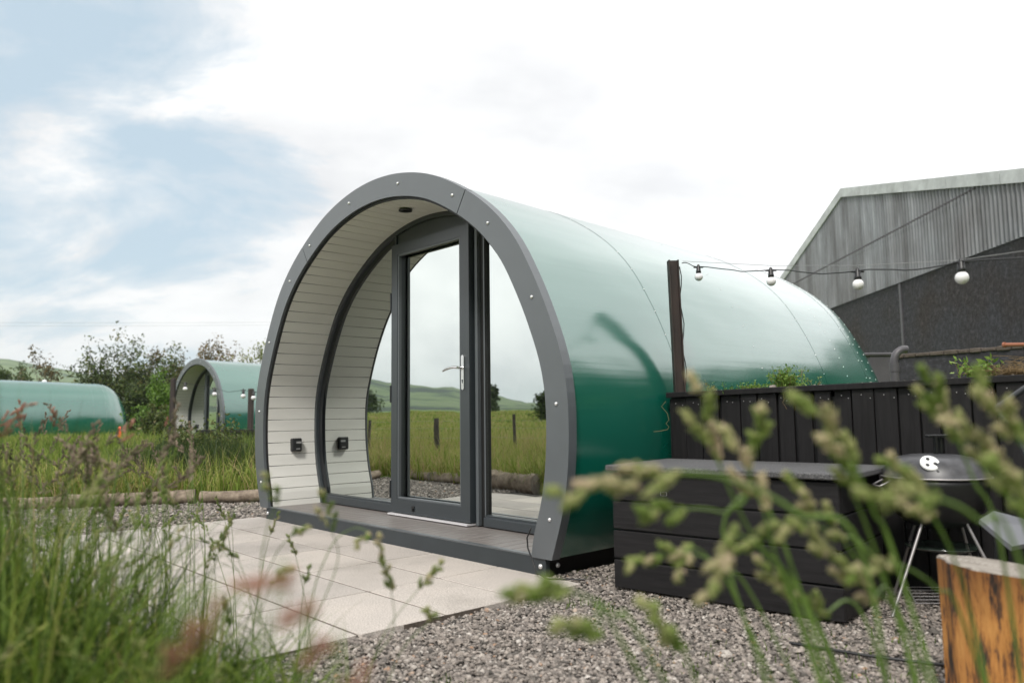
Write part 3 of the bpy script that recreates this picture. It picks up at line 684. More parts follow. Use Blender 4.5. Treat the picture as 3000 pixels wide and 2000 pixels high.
def head_into(sp, base, tip, W, n=None, ncl=22, tone0=.5, sl=.007):
    """cocksfoot-like panicle: lumpy clusters of pointed spikelets alternating round the axis"""
    ax = tip - base; L = ax.length; axn = ax.normalized(); n = n or max(3, int(L / (W * 1.35)))
    side = axn.orthogonal().normalized()
    for i in range(n):
        t = (i + .3) / n; env = (1 - .60 * t) * random.uniform(.6, 1.2)
        ang = i * 2.4 + random.uniform(-.5, .5); o = Matrix.Rotation(ang, 3, axn) @ side
        cc = base + axn * (L * t) + o * W * env * .75; cd = (axn + o * .38 + rv(.12)).normalized(); tn = tone0 + random.uniform(-.30, .28)
        for k in range(ncl):
            al = random.uniform(-1, 1); q = cc + rv(W * .20 * env * (1 - .6 * al * al)) + cd * al * W * 1.7 * env
            sp.add(q, cd + rv(.33), sl * random.uniform(.7, 1.3), sl * .27, tn + random.gauss(0, .13))
def stalk(parent, pts, W, mat, tone0=.5, rs=.0011, ncl=24, stemtone=M['grass'], sl=.0075):
    """pts: tip, head base, stem points..., root"""
    tip, base = pts[0], pts[1]; path = pts[1:]
    # smooth path
    P = [Vector(p) for p in path]; out = []
    for i in range(len(P) - 1):
        p0 = P[max(i - 1, 0)]; p1 = P[i]; p2 = P[i + 1]; p3 = P[min(i + 2, len(P) - 1)]
        for k in range(7):
            t = k / 7; out.append(.5 * ((2 * p1) + (-p0 + p2) * t + (2 * p0 - 5 * p1 + 4 * p2 - p3) * t * t + (-p0 + 3 * p1 - 3 * p2 + p3) * t ** 3))
    out.append(P[-1])
    m = MB(); m.tube([tip * .6 + base * .4] + out, [rs * .5] + [rs * (.75 + .8 * i / len(out)) for i in range(len(out))], 5)
    st = m.build('stalk', M['stem'], parent)
    sp = Spk(); head_into(sp, base, tip, W, ncl=ncl, tone0=tone0, sl=sl); sp.build('seed_head', mat, st)
    return st
M['stem'] = simple('green_stem', (.12, .19, .04), .5, noise=.4, nscale=12)
def clump(name, label, cat, specs, mat, root, tone0=.5, rs=.0011, sl=.0075, group=None, ncl=24, WS=1.0):
    e = empty(name, root, 0, label, cat, group)
    bpy.context.view_layer.update()
    inv = Vector(root)
    for sp in specs:
        W, d = sp[0], sp[1]; pts = [at(px, py, d * (1 + .04 * i)) - inv for i, (px, py) in enumerate(sp[2])]
        last = pts[-1] + inv
        r = Vector((last.x * .6 + root[0] * .4 + random.uniform(-.06, .06), last.y * .6 + root[1] * .4 + random.uniform(-.05, .05), 0)) - inv
        stalk(e, pts + [r], W * WS / F_ * d, mat, tone0 + random.uniform(-.12, .12), rs, sl=sl, ncl=ncl)
    return e
RIGHT = [
 (40, .80, [(2035, 1085), (2095, 1330), (2200, 1560), (2420, 1900)]), (22, .85, [(2240, 1190), (2205, 1335), (2190, 1450), (2150, 1720)]),
 (46, .74, [(2345, 1165), (2500, 1345), (2560, 1500), (2660, 1750)]), (34, .66, [(1600, 1455), (1950, 1385), (2120, 1400), (2330, 1500), (2560, 1750)]),
 (26, .80, [(1860, 1505), (1990, 1490), (2110, 1500), (2300, 1600)]), (40, .78, [(2130, 1250), (2235, 1480), (2280, 1650), (2380, 1900)]),
 (28, .82, [(2100, 1650), (2300, 1530), (2430, 1560), (2620, 1780)]), (32, .86, [(2305, 1410), (2455, 1560), (2560, 1720), (2700, 1950)]),
 (28, .84, [(2330, 1525), (2560, 1745), (2650, 1870)]), (18, .95, [(2255, 1690), (2420, 1790), (2560, 1880)]),
 (30, .80, [(2580, 1325), (2720, 1490), (2800, 1650), (2880, 1950)]), (26, .86, [(2690, 1140), (2800, 1265), (2900, 1400), (3050, 1700)]),
 (36, .76, [(2780, 1205), (2965, 1420), (3060, 1600), (3160, 1900)]), (32, .72, [(2850, 1100), (2990, 1300), (3080, 1500)])]
RIGHT2 = [
 (22, .80, [(2700, 1065), (2765, 1195), (2850, 1400), (2950, 1700)]), (32, .62, [(2520, 1455), (2720, 1450), (2860, 1520), (3020, 1750)]),
 (20, .90, [(1830, 1655), (1990, 1610), (2110, 1660), (2260, 1850)]), (18, .92, [(1985, 1690), (2020, 1600), (2080, 1640), (2200, 1850)]),
 (18, .62, [(1480, 1740), (1660, 1725), (1800, 1800), (1950, 2000)]), (18, .68, [(1620, 1830), (1760, 1850), (1850, 1930)]),
 (22, .74, [(2060, 1770), (2150, 1560), (2240, 1620), (2350, 1850)]), (20, .9, [(2215, 1640), (2300, 1720), (2380, 1800), (2450, 1950)]),
 (26, .7, [(2880, 1330), (3010, 1480), (3100, 1700)]),
 (20, .7, [(1890, 1760), (1980, 1900), (2040, 2000)]), (22, .78, [(2420, 1260), (2490, 1420), (2560, 1600), (2640, 1850)]),
 (20, .82, [(2480, 1690), (2610, 1640), (2740, 1720), (2850, 1900)])]
clump('flowering_grass', 'tall pale green cocksfoot grass leaning in from the right in front of the black bench', 'grass plant', RIGHT, M['head'], (.62, .75, 0), .64, rs=.0018, sl=.009, ncl=85, WS=1.08)
clump('flowering_grass', 'shorter cocksfoot grass with scattered drooping heads in front of the gravel and kettle barbecue', 'grass plant', RIGHT2, M['head'], (.78, .95, 0), .56, rs=.0016, sl=.0085, ncl=80, WS=1.08)
REDS = [(26, .42, [(640, 1780), (560, 1900), (520, 2000)]), (30, .42, [(880, 1690), (700, 1730), (640, 1850), (620, 2000)]),
 (17, .42, [(930, 1765), (835, 1830), (780, 1930)]), (20, .40, [(965, 1870), (900, 1925), (880, 2050)]), (26, .42, [(560, 1850), (470, 1965), (450, 2080)]), (18, .40, [(1085, 1955), (1000, 2040), (960, 2150)])]
clump('russet_grass', 'russet seed heads nearest the camera over the lower left corner of the patio', 'grass plant', REDS, M['headred'], (-.22, .42, 0), .75, rs=.0007, sl=.0032, ncl=150, WS=1.25)
TAN = [(16, 1.15, [(942, 1425), (968, 1545), (990, 1640), (930, 1800), (860, 1960)]), (8, 1.25, [(1105, 1570), (1145, 1725), (1150, 1850), (1060, 2030)]),
 (12, 1.2, [(1040, 1600), (1085, 1560), (1030, 1548), (960, 1620), (900, 1850)]), (9, 1.3, [(1300, 1640), (1230, 1720), (1130, 1850), (1080, 2000)]), (12, 1.0, [(770, 1400), (820, 1460), (780, 1560), (760, 1800)]),
 (9, 1.2, [(1245, 1785), (1270, 1810), (1180, 1900), (1120, 2050)]), (9, 1.2, [(900, 1540), (860, 1560), (800, 1640), (740, 1850)]), (10, 1.1, [(850, 1660), (800, 1700), (760, 1800), (700, 2000)])]
clump('wispy_grass', 'sparse thin stems with small tan and green heads in front of the patio slabs', 'grass plant', TAN, M['head'], (-.42, 1.2, 0), .55, rs=.0009, sl=.008, ncl=20, WS=1.25)
# brown headed grasses rising on the left
def seeding(name, n, xr, yr, zr, mat, tone0, W=(.006, .011), L=(.05, .10), cond=None, sl=.006, ncl=10):
    sp = Spk(); m = MB(); c = 0
    while c < n:
        y = random.uniform(*yr); x = random.uniform(*xr) * y; z = random.uniform(*zr)
        if cond and not cond(x, y, z): continue
        c += 1; a = random.uniform(0, 2 * PI); ln = random.uniform(.05, .2)
        b = Vector((x, y, z)); d = Vector((math.cos(a) * random.uniform(.1, .9), math.sin(a) * .5, random.uniform(.3, 1))).normalized()
        t = b + d * random.uniform(*L); r = Vector((x - d.x * ln * 1.2, y - d.y * ln, float(height(x, y))))
        mid = (b + r) / 2 - Vector((d.x, d.y, 0)) * .04
        m.tube([t * .7 + b * .3, b, b * .8 + mid * .2 - d * .02, mid, r], [.0004, .0007, .0009, .0012, .0015], 3, caps=False)
        head_into(sp, b, t, random.uniform(*W), ncl=ncl, tone0=tone0 + random.uniform(-.2, .2), sl=sl)
    o = sp.build(name, mat, None); kind(o, 'stuff'); s_ = m.build(name + '_stems', M['stem']); kind(s_, 'stuff')
seeding('brown_seeding_grass', 85, (-.70, -.40), (1.5, 3.2), (.55, .84), M['headdark'], .45, W=(.006, .0095), L=(.06, .13), cond=lambda x, y, z: z < .66 + .09 * random.random() + (.04 if x / y < -.5 else 0), sl=.0055, ncl=46)
seeding('russet_seeding_grass', 8, (-.70, -.45), (1.2, 2.6), (.74, .82), M['headred'], .5, W=(.006, .010), L=(.04, .07), sl=.005, ncl=46)
seeding('green_seeding_grass', 70, (-.68, -.25), (1.0, 3.0), (.40, .68), M['head'], .35, W=(.005, .009), cond=lambda x, y, z: x / y < -.42 or z < .5, sl=.0055, ncl=40)
# dense foreground grass, lower left
x, y = scatter((-2.9, .6), (.95, 3.9), 105000)
pr = np.clip((-.27 - x / y) / .12, 0, 1) ; k = ~inside(x, y, [(a, b) for a, b in GP]) & (rng.random(len(x)) < pr) & (x / y > -.95); x, y = x[k], y[k]; print('fg', len(x))
k = rng.random(len(x)) < .85; x, y = x[k], y[k]
kind(blades('foreground_grass', x, y, (.40 + .26 * patch(x, y, 1.4, 12)) * np.clip(.50 + (-.22 - x / y) * 2.1, .55, 1.35), .0068, M['grass'], .70, 7, tone=.22 + .42 * patch(x, y, 2.2, 15) + rng.normal(0, .24, len(x)), curl=1.7), 'stuff')
x, y = scatter((-2.4, -.2), (1.1, 2.8), 5000)
k = ~inside(x, y, GP) & (x / y < -.20) & (rng.random(len(x)) < .16); x, y = x[k], y[k]
kind(blades('broad_leaf_grass', x, y, .50, .011, M['grass'], .55, 7, tone=rng.normal(.55, .15, len(x)), curl=1.6), 'stuff')
x, y = scatter((-2.2, .3), (.95, 2.5), 60000)
k = ~inside(x, y, GP) & (x / y < -.26) & (x / y > -.95) & (rng.random(len(x)) < np.clip((-.22 - x / y) / .2, 0, 1)); x, y = x[k], y[k]
kind(blades('grass_undergrowth', x, y, .36 + .12 * patch(x, y, 2, 40), .009, M['grass'], .55, 6, tone=.20 + .35 * patch(x, y, 3, 44) + rng.normal(0, .16, len(x)), curl=1.5), 'stuff')
# thin blades over the gravel edge, and tufts rooted in gravel
x, y = scatter((-1.1, 1.6), (.8, 1.9), 5000); k = ~inside(x, y, GP) & (rng.random(len(x)) < .10); x, y = x[k], y[k]
kind(blades('sparse_grass', x, y, .27, .004, M['grass'], .4, 6, tone=rng.normal(.4, .15, len(x)), curl=1.3), 'stuff')
tx, ty = [], []
for cx, cy, n_, s_ in ((.55, 2.55, 60, .10), (.95, 2.7, 70, .12), (-.55, 2.15, 60, .08), (-.2, 2.35, 40, .07), (.75, 2.15, 60, .12), (1.15, 2.35, 60, .1), (-.35, 1.95, 70, .08), (.30, 3.35, 40, .06), (.38, 3.95, 25, .05), (.9, 2.0, 50, .1), (.1, 2.2, 30, .08), (1.35, 2.75, 50, .1)):
    tx += list(rng.normal(cx, s_, n_)); ty += list(rng.normal(cy, s_, n_))
tx, ty = np.array(tx), np.array(ty)
kind(blades('gravel_weeds', tx, ty, .055, .004, M['grass'], .7, 3, tone=rng.normal(.42, .12, len(tx)), z=np.full(len(tx), -.016)), 'stuff')
# long dark blades, lower right corner
x = rng.uniform(.38, .85, 70); y = rng.uniform(.55, 1.1, 70)
g2 = blades('grass_tuft', x, y, .52, .010, M['grass'], .55, 8, tone=rng.normal(.38, .14, 70), curl=1.3, az=rng.normal(PI, .8, 70)); tag(g2, 'dark green arching blades rising in front of the orange stump', 'grass plant')

# ---------------------------------------------------------------- shrubs and trees
def branches(mb, p, d, L, r, depth, tips, spread=.55, nb=3):
    n = 4; pts = [p]; dd = d.copy()
    for i in range(n): dd = (dd + rv(.13)).normalized(); pts.append(pts[-1] + dd * L / n)
    mb.tube(pts, [r * (1 - .45 * i / n) for i in range(n + 1)], 5 if depth > 1 else 4, caps=False)
    if depth <= 2: tips += [pts[2], pts[3], pts[4]]
    if depth == 0: return
    for k in range(nb):
        q = pts[random.randint(2, n)]; nd = (dd + rv(spread)).normalized(); nd.z = nd.z * .8 + .18
        branches(mb, q, nd.normalized(), L * random.uniform(.55, .8), r * .55, depth - 1, tips, spread, nb)
def leaves(name, tips, n, size, spread, mat, parent, tone=(.5, .25)):
    T = np.array([tuple(t) for t in tips]); idx = rng.integers(0, len(T), n)
    cb = rng.normal(0, 1, len(T))
    c = T[idx] + rng.normal(0, spread, (n, 3)); a = rng.normal(size=(n, 3)); a /= np.linalg.norm(a, axis=1)[:, None]
    b = np.cross(a, rng.normal(size=(n, 3))); b /= np.linalg.norm(b, axis=1)[:, None]; s = size * rng.uniform(.6, 1.3, (n, 1))
    V = np.stack([c - a * s, c + b * s * .45, c + a * s, c - b * s * .45], 1)
    tn = np.clip(tone[0] + tone[1] * cb[idx] * .5 + rng.normal(0, tone[1] * .6, n), 0, 1)
    return np_mesh(name, V.reshape(-1, 3), np.arange(n * 4).reshape(-1, 4), mat, parent, tone=np.repeat(tn, 4))
def tree(name, label, loc, H, W, mat, stems=5, n=5200, leaf=.085, tone=(.5, .3), low=True, cat='tree', group=None, depth=3, spread=.55):
    z = float(height(loc[0], loc[1])); e = empty(name, (loc[0], loc[1], z), 0, label, cat, group)
    mb = MB(); tips = []
    for s in range(stems):
        a = s * 2 * PI / stems + random.uniform(-.5, .5); d = Vector((math.cos(a) * .28 * W / H * 2, math.sin(a) * .28 * W / H * 2, 1)).normalized()
        branches(mb, Vector((math.cos(a) * W * .06, math.sin(a) * W * .06, 0)), d, H * random.uniform(.32, .44), .018 * H * .6, depth, tips, spread)
    zm = max(t.z for t in tips); wm = max(math.hypot(t.x, t.y) for t in tips)
    fz, fx = H / zm, (W / 2) / wm
    mb.v = [(v[0] * fx, v[1] * fx, v[2] * fz) for v in mb.v]; tips = [Vector((t.x * fx, t.y * fx, t.z * fz)) for t in tips]
    if low: tips += [Vector((random.gauss(0, W * .25), random.gauss(0, W * .2), random.uniform(.1, H * .45))) for _ in range(len(tips) // 3)]
    mb.build('trunk', M['bark'], e); leaves('crown', tips, n, leaf, .11 * W / 3, mat, e, tone)
    return e
def tx_(px, Y): return ((px - 1500) / F_ * Y, Y)
tr = [('hedge_tree', 'tallest bushy tree with airy dark leaves between the two distant pods', 318, 37, 5.1, 4.6, 'leafdark', 8, 7500, (.5, .35)),
 ('hedge_tree', 'bushy tree joined to the right of the tallest one, thin at the top', 425, 38, 4.6, 4.2, 'leafdark', 7, 6000, (.55, .35)),
 ('hedge_tree', 'russet tinged tree directly above the arch of the distant pod', 505, 39, 4.3, 3.6, 'leafred', 5, 5500, (.5, .3)),
 ('hedge_tree', 'russet topped tree rising behind the roof of the distant pod', 612, 40, 5.1, 4.4, 'leafred', 7, 8000, (.55, .3)),
 ('hedge_tree', 'pale green tree behind the distant pod roof beside the large grey arch', 745, 40, 4.7, 4.4, 'leafpale', 6, 7500, (.35, .3)),
 ('hedge_tree', 'sparse thin tree with a bare leaning twig against the hill', 130, 40, 4.6, 3.2, 'leafred', 3, 1700, (.3, .3)),
 ('hedge_tree', 'low dense brown green bush on the hillside behind the far left pod', 85, 44, 3.6, 4.0, 'leafdark', 7, 6500, (.55, .3)),
 ('hedge_tree', 'dark dense bush at the left edge of the picture under the hill', 5, 42, 3.9, 2.8, 'leafdark', 7, 6500, (.35, .25)),
 ('hedge_shrub', 'leafy green shrub with bright leaves against the left side of the distant arch', 470, 27.5, 2.6, 2.2, 'leafbright', 6, 4500, (.35, .3)),
 ('hedge_shrub', 'dark tangled shrub in the gap between the two distant pods', 432, 34, 2.7, 2.4, 'leafdark', 8, 7500, (.4, .3)),
 ('hedge_shrub', 'low dark shrub close to the rounded end of the far left pod', 375, 37.5, 2.9, 3.0, 'leafdark', 8, 6000, (.4, .3)),
 ('hedge_shrub', 'mid green shrub low in the gap left of the distant arch', 462, 25, 1.3, 1.1, 'leafdark', 8, 3000, (.6, .3))]
tr.append(('meadow_shrub', 'rounded dark leafy shrub standing in the grass in front of the distant pod', 600, 9.6, .86, 1.15, 'leafdark', 9, 5200, (.62, .3)))
for nme, lab, px, Y, H, W, mt, st, n_, tn in tr:
    x, y = tx_(px, Y); tree(nme, lab, (x, y), H, W, M[mt], st, n_, .085 if Y > 29 else (.06 if Y > 15 else .026), tn, group='trees and shrubs behind the pods', cat='tree' if 'tree' in nme else 'shrub')
# tall hedge behind the viewer on the right: what the flank of the pod mirrors
n_h = 42000; th_ = rng.random(n_h) * 3; hp = np.array([(12.4, 10.5), (10.6, 4.0), (9.8, -4.0), (3.5, -9.5)]); i_ = th_.astype(int); fr_ = (th_ - i_)[:, None]
hz = 4.7 * rng.random(n_h) ** .8; wob = .86 + .16 * np.sin(th_ * 9) + .13 * np.sin(th_ * 31)
pc_ = hp[i_] * (1 - fr_) + hp[i_ + 1] * fr_ + rng.normal(0, .45, (n_h, 2)); c_ = np.c_[pc_, hz * wob]
a_ = rng.normal(size=(n_h, 3)); a_ /= np.linalg.norm(a_, axis=1)[:, None]; b_ = np.cross(a_, rng.normal(size=(n_h, 3))); b_ /= np.linalg.norm(b_, axis=1)[:, None]; sz_ = .13 * rng.uniform(.6, 1.3, (n_h, 1))
hv = np.stack([c_ - a_ * sz_, c_ + b_ * sz_ * .6, c_ + a_ * sz_, c_ - b_ * sz_ * .6], 1)
kind(np_mesh('hedge_foliage', hv.reshape(-1, 3), np.arange(n_h * 4).reshape(-1, 4), M['leafdark'], tone=np.repeat(np.clip(rng.normal(.5, .25, n_h), 0, 1), 4)), 'stuff')
# trees of the opposite side, mirrored in the glass
for lab, az, dist, H, W in (('tall narrow dark tree beyond the field, mirrored in the door glass', -76.6, 95, 4.4, 1.9), ('wide dark tree clump beyond the field, mirrored left of the door', -73.6, 90, 2.7, 5.0), ('dark field tree mirrored beside the mullion right of the door', -83.3, 95, 3.4, 1.8),
                            ('low dark bush near the field edge, mirrored at the right side of the glass', -87.6, 42, 1.5, 1.6)):
    x = 4.83 + dist * math.sin(math.radians(az)); y = 4.42 + dist * math.cos(math.radians(az))
    tree('field_tree', lab, (x, y), H, W, M['leafdark'], 6, 5200, .12 * dist / 60, (.25, .2), group='trees across the field')
# ---------------------------------------------------------------- log edging
def log(p0, p1, r, label):
    p0, p1 = Vector(p0), Vector(p1); n = 14; d = p1 - p0; e = empty('edging_log', tuple((p0 + p1) / 2), 0, label, 'log', 'edging logs round the gravel'); o = (p0 + p1) / 2
    m = MB(); rows = []
    a = d.normalized(); s = a.cross(Vector((0, 0, 1))).normalized(); ph = random.uniform(0, 9)
    for i in range(n + 1):
        t = i / n; c = p0 + d * t - o; row = []
        for k in range(14):
            th = 2 * PI * k / 14; rr_ = r * (1 + .08 * math.sin(3 * th + ph + t * 5) + .06 * math.sin(t * 13 + th) + random.uniform(-.05, .05)); row.append(c + s * math.cos(th) * rr_ + Vector((0, 0, 1)) * (math.sin(th) * rr_ + r * .62))
        rows.append(row)
    m.strip(rows, smooth=True, closed=True); m.build('log_side', M['logbark'], e)
    m = MB(); m.add([v * 1.0 for v in rows[0]], [tuple(range(14))]); m.add([v + a * .001 for v in rows[-1]], [tuple(range(14))[::-1]]); m.build('cut_end', M['stumptop'], e)
log((-3.02, 7.50, 0), (-1.75, 7.66, 0), .062, 'pale debarked edging log running behind the left foot of the large arch')
log((-4.15, 7.20, 0), (-3.08, 7.52, 0), .068, 'brown edging log with a square cut end facing the pale log')
log((-5.3, 7.05, 0), (-4.18, 7.26, 0), .055, 'thin weathered edging log furthest left, half hidden by the grass')
log((-5.72, 6.95, 0), (-4.95, 6.22, 0), .060, 'slim edging log mirrored at the left of the door glass')
log((-4.92, 6.18, 0), (-4.22, 5.52, 0), .062, 'edging log mirrored at the middle of the door glass')
log((-4.0, 5.38, 0), (-3.38, 4.82, 0), .105, 'thickest edging log, mirrored right of the mullion')
log((-4.16, 5.50, 0), (-4.04, 5.38, 0), .055, 'short log offcut mirrored beside the mullion')
log((-3.26, 4.62, 0), (-2.62, 3.72, 0), .07, 'edging log continuing towards the camera beside the patio')
# wire fence across the field edge
wf = empty('wire_fence', (-8.43, 6.81, 0), 0, 'post and wire field fence standing in long grass, mirrored in the glass', 'fence')
fd = Vector((.34, -.94, 0)).normalized(); m = MB()
posts = [Vector((-8.43, 6.81, 0)) + fd * (1.45 * k) for k in range(-5, 6)]
for i, p in enumerate(posts):
    q = MB(); q.tube([p - Vector((-8.43, 6.81, 0)), p - Vector((-8.43, 6.81, 0)) + Vector((random.uniform(-.03, .03), 0, .76 + random.uniform(-.02, .05)))], [.045 if i % 2 else .028, .04 if i % 2 else .025], 8); q.build('fence_post', M['bark'], wf)
for z in (.25, .42, .58, .70): m.tube([posts[0] - posts[5] + Vector((0, 0, z)), posts[-1] - posts[5] + Vector((0, 0, z))], .002, 4)
m.build('wire', M['cablemetal'], wf)

# ---------------------------------------------------------------- black planter fence with cap, bench, post and lights
bd = Vector((.766, -.643, 0)); bn_ = Vector((.643, .766, 0)); brz = math.atan2(bd.y, bd.x)
F0 = Vector((.885, 4.315, 0))
fe = empty('planter_fence', F0, brz, 'long black boarded planter wall with a flat cap behind the bench and barbecue', 'planter wall')
slope = math.atan(.018)
m = MB(); x = 0; k = 0
LF = 2.9
while x < LF:
    w = random.choice([.088, .092, .12, .10]); top = .885 + .018 * x; m.box((x + w / 2, random.uniform(.004, .014) + (.012 if k % 3 == 0 else 0), top / 2), (w - random.choice([.003, .006, .016]), .02, top), bev=.002); x += w; k += 1
m.build('upright_boards', M['blackwood'], fe)
m = MB(); m.box((LF / 2, .045, .44), (LF, .03, .86)); m.build('backing_board', M['black'], fe)
m = MB(); q = .04
while q < LF - .03:
    for zz_ in (.86, .845): m.lathe([(.0028, 0), (.002, .001)], (q + random.uniform(-.006, .006), -.009, zz_ + .018 * q - random.uniform(0, .012)), 6, axis=(0, -1, 0)); q += .035
    q += .028
kind(m.build('nail_heads', M['galv'], fe), 'stuff')
m = MB(); R = Matrix.Rotation(-slope, 3, 'Y'); m.box((LF / 2 - .01, .02, .898 + .018 * LF / 2), (LF + .02, .075, .030), mat=R, bev=.003); m.build('cap_rail', M['blackwood'], fe)
m = MB(); m.box((0, .12, .44), (.02, .22, .88)); m.build('end_board', M['blackwood'], fe)
m = MB(); m.box((LF / 2, .235, .44), (LF, .02, .87)); m.build('rear_board', M['blackwood'], fe)
m = MB(); rows = []
for i in range(60):
    t = i / 59 * LF; rows.append([(t, .062, .885 + .018 * t), (t, .11, .905 + .018 * t + .012 * math.sin(i * 1.7) * random.random()), (t, .17, .905 + .018 * t), (t, .222, .87)])
m.strip(rows, smooth=True); m.build('planter_soil', M['soil'], fe)
# pale pebbles along the cap
n_ = 420; tt = rng.uniform(.1, 2.6, n_); u_ = rng.uniform(.055, .13, n_)
P = np.stack([F0.x + bd.x * tt + bn_.x * u_, F0.y + bd.y * tt + bn_.y * u_, .908 + .018 * tt + rng.uniform(0, .006, n_)], -1)
kind(rocks('planter_pebbles', P, .006, M['stones']), 'stuff')
def fpt(t, u=.11, z=0): return F0 + bd * t + bn_ * u + Vector((0, 0, .90 + .018 * t + z))
# planter plants
def sprig(name, label, c, n, H, R, mat, leafn, leafs, tone, trail=0, cat='plant'):
    e = empty(name, tuple(c), 0, label, cat, 'plants growing in the black planter'); mb = MB(); tips = []
    for i in range(n):
        a = random.uniform(0, 2 * PI); l = random.uniform(.4, 1) * H; q = Vector((random.gauss(0, R * .45), random.gauss(0, .02), 0)); d = Vector((math.cos(a) * .5, math.sin(a) * .3, 1)).normalized(); pts = [q]
        for k in range(5): d = (d + rv(.16)).normalized(); pts.append(pts[-1] + d * l / 5)
        mb.tube(pts, .0011, 4, caps=False); tips += pts[1:]
    for i in range(trail):
        q = Vector((random.uniform(-R, R), -.03, .01)); pts = [q, q + Vector((0, -.06, .0))]
        for k in range(5): pts.append(pts[-1] + Vector((random.gauss(0, .012), -.004, -random.uniform(.015, .04))))
        mb.tube([p_ for p_ in pts], .0009, 4, caps=False)
    mb.build('stem', M['drystem'], e); leaves('leaf_cluster', tips, leafn, leafs, .010, mat, e, tone); return e
M['drystem'] = simple('dry_stem', (.22, .15, .07), .8)
sprig('planter_shrub', 'upright light green bushy plant on the planter in front of the pod', fpt(.62), 44, .14, .075, M['leafbright'], 1300, .0095, (.55, .3), 5)
sprig('creeping_plant', 'low creeping yellow green plant left of the bushy planter plant', fpt(.42), 34, .045, .10, M['leafbright'], 620, .0075, (.5, .3), 2)
sprig('lone_sprig', 'single thin sprig standing apart at the left on the planter', fpt(.20), 3, .085, .006, M['leafpale'], 80, .007, (.6, .2))
sprig('lone_sprig', 'tiny sprig beside the right side of the bushy planter plant', fpt(.77), 3, .05, .008, M['leafpale'], 40, .007, (.5, .2), 1)
sprig('leafy_seedling', 'bright green large-leaved plant on the planter at the far right', fpt(1.50, .07), 26, .11, .06, M['leafbright'], 300, .015, (.6, .3), 3)
m = MB(); c0 = fpt(1.62, .12, .02)
for i in range(240):
    q = c0 + Vector((random.gauss(0, .07), random.gauss(0, .04), abs(random.gauss(0, .022)))); d = rv(.03); d.z *= .3; m.tube([q - d, q, q + d + rv(.004)], .0012, 4, caps=False)
tag(m.build('dry_root_ball', M['drystem']), 'tangle of dry brown roots under the bright plant at the right edge', 'plant')
# zigzag twig hanging at the fence end
m = MB(); zz = [(1951, 1175), (1938, 1190), (1955, 1210), (1960, 1230), (1951, 1240), (1960, 1250), (1955, 1258), (1935, 1262), (1915, 1264)]
m.tube([at(a, b, 4.22) for a, b in zz], .0016, 4); tag(m.build('dangling_twig', M['drystem']), 'crooked pale twig dangling at the left end of the black planter', 'twig')
# bench / storage box
B0 = Vector((.46, 3.63, 0)); be = empty('storage_bench', B0, brz, 'low black planked storage bench with a grey felt lid in front of the planter wall', 'storage bench')
LB, WB = 1.02, .56
m = MB(); x = 0
for r_ in range(4):
    zc = .068 + .132 * r_; m.box((LB / 2, .011, zc), (LB, .022, .124), bev=.003); m.box((.011, WB / 2, zc), (.022, WB - .046, .124), bev=.003); m.box((LB - .011, WB / 2, zc), (.022, WB - .046, .124), bev=.003); m.box((LB / 2, WB - .011, zc), (LB, .022, .124), bev=.003)
m.build('side_planks', M['blackwoodx'], be)
m = MB(); m.box((LB / 2, WB / 2, .26), (LB - .05, WB - .05, .5)); m.build('inner_box', M['black'], be)
m = MB(); m.box((LB / 2 + .012, WB / 2, .548), (LB + .07, WB + .05, .026), bev=.005); m.build('lid', M['felt'], be)
m = MB(); m.strip([[(.255, -.002, .435), (.285, -.002, .435), (.285, -.002, .45), (.255, -.002, .45)], [(.255, -.006, .435), (.285, -.006, .435), (.285, -.006, .45), (.255, -.006, .45)]], closed=True); m.build('latch_plate', M['alu'], be)
m = MB(); m.box((.70, -.001, .505), (.11, .004, .028)); m.build('hand_hole', M['black'], be)
# steel post
def ibeam(name, p0, p1, w, label, parent=None):
    m = MB(); z0, z1 = p0.z, p1.z; e = empty(name, (p0.x, p0.y, 0), 0, label, 'post')
    def sec(c): return [(c.x + a * w, c.y + b * w, c.z) for a, b in ((-.5, -.5), (-.38, -.5), (-.38, -.1), (.38, -.1), (.38, -.5), (.5, -.5), (.5, .5), (.38, .5), (.38, .1), (-.38, .1), (-.38, .5), (-.5, .5))]
    b = Vector((p0.x, p0.y, 0)); r0 = [Vector(v) - b for v in sec(p0)]; r1 = [Vector(v) - b for v in sec(p1)]
    m.strip([r0, r1], closed=True); m.add(r1, [tuple(range(12))]); m.build('post_beam', M['rustpost'], e)
    m = MB(); pts = [(w * .55, -w * .4, p1.z - .04 - .055 * k + 0) for k in range(14)]; m.tube([(a + .008 * math.sin(i * 1.3) + (p1.x - p0.x) * ((c - z0) / (z1 - z0)), b_, c) for i, (a, b_, c) in enumerate(pts)], .003, 5); m.build('post_cable', M['black'], e)
    return e
ibeam('light_post', Vector((.968, 4.36, .0)), Vector((.932, 4.36, 1.672)), .058, 'rusty H-section steel post at the near end of the planter holding the string lights')
